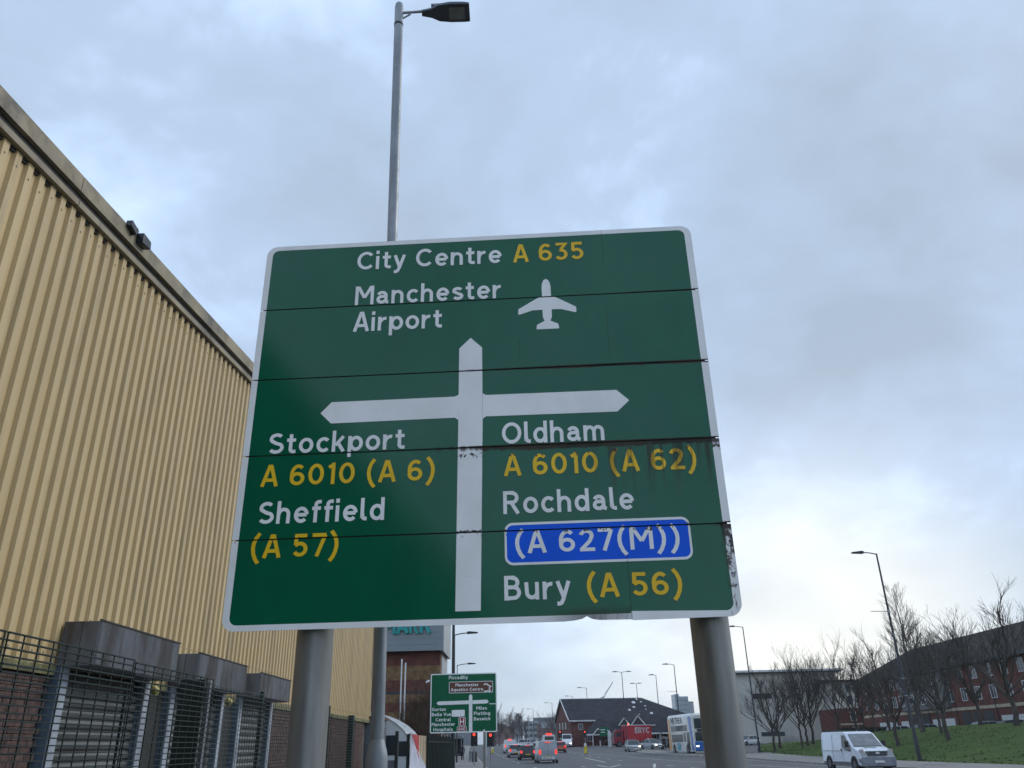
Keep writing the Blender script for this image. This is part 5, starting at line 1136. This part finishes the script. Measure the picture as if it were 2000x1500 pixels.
# ================================================================== TREES
bark = mat('bare_bark', (.062, .052, .045), .95, var=.3, scale=3); bark2 = mat('birch_bark', (.085, .075, .073), .9, var=.3, scale=3); bushm = mat('brown_twigs', (.085, .052, .035), .95, var=.4, scale=2)
def tree_mesh(seed, H, trunk=.28, spread=.45, up=.55, depth=5, mt=bark, first=.2, nb_=(2, 4), birch=False, fine=.012):
    r_ = random.Random(seed); tr = MB(); crn = MB()
    def seg(mb, pts, rad, sides): mb.tube(pts, rad, sides, cap=False)
    th = H * (.9 if birch else first + .12)
    tp = [Vector((0, 0, -.15))]; n = 7
    for i in range(1, n + 1): tp.append(Vector((r_.uniform(-.03, .03) * H * .3, r_.uniform(-.03, .03) * H * .3, th * i / n)) * 1.0 if i > 1 else Vector((0, 0, th / n)))
    seg(tr, tp, [trunk * (1 - (.9 if birch else .45) * i / n) * (1.25 if i == 0 else 1) for i in range(n + 1)], 8)
    def branch(p, d, L, r, lv):
        k = 3 if lv < depth - 1 else 2; pts = [p]; q = p
        for i in range(k):
            d = (d + Vector((r_.uniform(-.16, .16), r_.uniform(-.16, .16), r_.uniform(.0, .16)))).normalized(); q = q + d * L / k; pts.append(q)
        rr_ = [max(fine, r * (1 - .4 * i / k)) for i in range(k + 1)]; seg(crn, pts, rr_, 5 if lv < 2 else 3)
        if lv >= depth: return
        for i in range(r_.randint(*nb_) + (1 if lv in (2, 4) else 0)):
            t_ = r_.uniform(.35, 1.0); j = min(k - 1, int(t_ * k)); bp = pts[j].lerp(pts[j + 1], t_ * k - j)
            ax_ = Vector((r_.gauss(0, 1), r_.gauss(0, 1), r_.gauss(0, .5))); ax_ = (ax_ - d * ax_.dot(d)).normalized()
            nd = (d * r_.uniform(.85, 1.0) + ax_ * r_.uniform(.30, .62) + Vector((0, 0, .22))).normalized()
            branch(bp, nd, L * r_.uniform(.55, .8), r * .58, lv + 1)
    if birch:
        for i in range(46):
            f = .16 + .83 * i / 46; a = i * 2.4 + r_.uniform(-.4, .4); j = min(n - 1, int(f * n)); bp = tp[j].lerp(tp[j + 1], f * n - j) if f < 1 else tp[-1]
            L = H * .23 * (1 - f) ** .75 * r_.uniform(.8, 1.15) * (1 if f > .25 else .8) + .35
            branch(bp, Vector((cos(a) * .62, sin(a) * .62, .78)).normalized(), L, trunk * .26 * (1.1 - f), 2)
    else:
        for i in range(8):
            a = i * 2.4 + r_.uniform(-.3, .3); f = .62 + .38 * i / 8; j = min(n - 1, int(f * n)); bp = tp[j].lerp(tp[j + 1], f * n - j) if f < 1 else tp[-1]
            el_ = up * r_.uniform(.75, 1.3); L = H * spread * r_.uniform(.8, 1.1)
            branch(bp, Vector((cos(a) * cos(el_), sin(a) * cos(el_), sin(el_))).normalized(), L, trunk * .42, 1)
        branch(tp[-1], Vector((0, 0, 1)), H * .4, trunk * .5, 1)
    # bring the crown to the wanted height
    zmax = max(v[2] for v in crn.v + tr.v); k = H / zmax
    sc_ = lambda mb: [(v[0] * k ** .5, v[1] * k ** .5, v[2] * k) for v in mb.v]
    tr.v = sc_(tr); crn.v = sc_(crn)
    return tr.mesh('trunk', mt, True), crn.mesh('crown', mt)
TM = {'a': tree_mesh(5, 9.6, .17, .36, .95, depth=5, nb_=(2, 3), fine=.006), 'b': tree_mesh(8, 10.4, .20, .38, .8, depth=5, nb_=(2, 3), fine=.006), 'c': tree_mesh(21, 9.3, .13, .32, 1.05, depth=5, nb_=(2, 3), fine=.006),
      'birch': tree_mesh(33, 14, .19, mt=bark2, depth=4, nb_=(3, 5), birch=True, fine=.006), 'bush': tree_mesh(44, 5, .05, .4, 1.0, depth=4, mt=bushm, first=.02, nb_=(3, 4), fine=.012)}
def tree(kind, x, y, label, s=1., rz=0., z=None, grp='bare trees on the grass bank', sxy=1.0, cat='tree', name='bare_tree'):
    t_ = thing(name, label, cat, (x, y, gz(x, y) if z is None else z), rz, grp); t_.scale = (s * sxy, s * sxy, s)
    a, b_ = TM[kind]; link('trunk', a, t_); link('crown', b_, t_); return t_
tree('b', 33.3, 77.6, 'bare tree on the bank left of the tall dark lamp post', 1.04, .4)
tree('a', 35.1, 72, 'bare tree with a forked trunk right of the tall dark lamp post', 1.13, 2.0, sxy=1.1)
tree('birch', 39.6, 86, 'tallest slender birch standing in front of the brown hipped roof', 1.05, .7)
tree('b', 41.0, 72, 'big spreading bare tree at the right edge of the picture', 1.17, 3.2, sxy=1.15)
tree('a', 43.3, 82, 'bare tree behind, left of the big one at the right edge', 1.10, 4.0, sxy=1.15)
tree('c', 38.5, 80, 'smaller bare tree beside the foot of the tall birch', 1.0, 1.0, sxy=1.2)
tree('a', 43.0, 94, 'bare tree in front of the left part of the long brick block', 1.0, 5.0)
tree('b', 30.3, 105, 'leftmost bare tree on the bank, beside the left foot lamp post', 1.00, 1.2)
tree('c', 33.3, 104, 'second bare tree from the left, with a straight trunk', 1.32, 2.2)
tree('c', 34.6, 106, 'thin bare tree close behind the second from the left', 1.37, 3.6)
tree('a', 36.0, 108, 'third bare tree of the left cluster before the pale building', 1.23, 5.2)
tree('c', 37.6, 103, 'bare tree with dense upright twigs before the pale building centre', 1.35, .2)
tree('b', 38.9, 101, 'bare tree just left above the white panel van', 1.07, 4.4)
tree('c', 41.0, 104, 'slim bare tree above the white panel van roof', 1.22, 5.6)
tree('a', 42.3, 100, 'bare tree before the gap between pale building and flats', .98, 1.7)
tree('c', 45.5, 112, 'bare tree in front of the red brick flats', 1.05, 2.7)
tree('b', 33.0, 112, 'bare tree farther back in the left cluster on the bank', 1.04, 2.9)
for i, (x, y, s, d_) in enumerate(((-6.9, 57, 1.25, 'tall brown bare shrub right of the white poles'), (-6.2, 56, 1.2, 'brown bare shrub against the striped brick wall'), (-5.5, 57, 1.15, 'bare shrub close to the black mast'), (-6.6, 54, .95, 'low twiggy shrub just left of the smaller sign'), (-5.7, 53.5, .9, 'low twiggy shrub hidden partly by the smaller sign'), (-6.2, 58.5, 1.35, 'twiggy shrub deep against the retail building corner'))):
    tree('bush', x, y, d_, s, i * 1.3, 0, 'bare shrubs before the retail building', .62, 'shrub', 'bare_shrub')
# hazy woods left of the apartments: individual far trees
k = 0
ptr = random.Random(5); ordn = ['first', 'second', 'third', 'fourth', 'fifth', 'sixth', 'seventh']; cnt = {}
for (x, y, s, kd) in sorted([(-5.8, 240, 1.0, 'a'), (-3.8, 250, 1.05, 'b'), (-2.2, 262, 1.0, 'c'), (-1.0, 270, 1.1, 'b'), (.4, 285, 1.15, 'a'), (-7.6, 260, 1.2, 'b'), (2.0, 330, 1.0, 'b'), (11.5, 330, 1.3, 'a'), (14.0, 320, 1.3, 'b'), (16.5, 300, 1.1, 'a'), (17.5, 280, 1.0, 'b'), (20, 270, 1.0, 'a')], key=lambda q: q[1]):
    side_ = 'left of' if x < 3 else 'right of'
    cnt[side_] = cnt.get(side_, 0) + 1; tree(kd, x, y, '%s nearest hazy bare tree %s the far grey apartment block' % (ordn[cnt[side_] - 1], side_), s, ptr.uniform(0, 6), prof(y), 'hazy distant trees %s the apartment block' % side_, 1.1)
hedge = mat('hedge_green', (.02, .032, .018), .95, var=.4, scale=3)
hm_ = MB(); hr = random.Random(9)
for i in range(2600):
    x = hr.uniform(0, 7.5); y = hr.uniform(-.8, .8); z = hr.uniform(.1, 1.25) ** 1 * (1 - .12 * abs(y)); a = hr.uniform(0, pi); q = .09
    hm_.add([(x - q * cos(a), y - q * sin(a), z - .05), (x + q * cos(a), y + q * sin(a), z - .03), (x + hr.uniform(-.08, .08), y, z + .12)], [(0, 1, 2)])
hm_.box(.2, 7.3, -.6, .6, 0, 1.0)
o = B(hm_, 'hedge', hedge, None, (46.5, 128, 1.75)); tag(o, 'low dark clipped hedge behind the bank in front of the pale building', 'hedge')
o = B(box(-.12, .12, -.02, .02, 0, .7), 'marker_board', whitem, None, (38.9, 100.6, gz(38.9, 100.6)), (0, -.35, 0)); tag(o, 'small leaning white board among the trunks on the bank', 'board')
o = B(MB().tube([(0, 0, 0), (.03, 0, .55)], .05, 6), 'stake', mat('dry_wood', (.25, .2, .13), .9), None, (32.6, 62.5, gz(32.6, 62.5)), (0, -.15, 0)); tag(o, 'short pale stake sticking out of the grass bank', 'stake')
# ================================================================== words on the bus and lorry
def side_text(s, root, x, y0, y1, z, cap, m_, hw=1.1):
    """lettering on a face at local x, reading along local +Y -> -Y"""
    mb = text_mesh(s, 0, abs(y1 - y0), 0, cap, y=-.004, hw=hw); o = finish(mb, 'lettering', m_, root); return o
o = side_text('ME THEA', BUS, 0, 0, 4.6, 0, .70, blackp, 1.0); o.location = (-1.262, 3.5, 3.42); o.rotation_euler = (0, 0, -pi / 2)
o = side_text('ERYC', LORRY, 0, 0, 2.7, 0, .95, mat('faded_white_letters', (.45, .43, .42), .7, var=.4, scale=3), 1.5); o.location = (1.212, .45, 2.25); o.rotation_euler = (0, 0, pi / 2)
# ================================================================== HAZE
hzv = bpy.data.materials.new('haze_air'); hzv.use_nodes = True; hnt = hzv.node_tree; hnt.nodes.clear()
ho = hnt.nodes.new('ShaderNodeOutputMaterial'); pv = hnt.nodes.new('ShaderNodeVolumePrincipled'); pv.inputs['Color'].default_value = (.80, .86, .93, 1); pv.inputs['Density'].default_value = .0002
pv.inputs['Anisotropy'].default_value = .2; hnt.links.new(pv.outputs[0], ho.inputs['Volume'])
tag(B(box(-4100, 4100, -130, 6100, -1.5, 60), 'haze', hzv), kind='stuff')
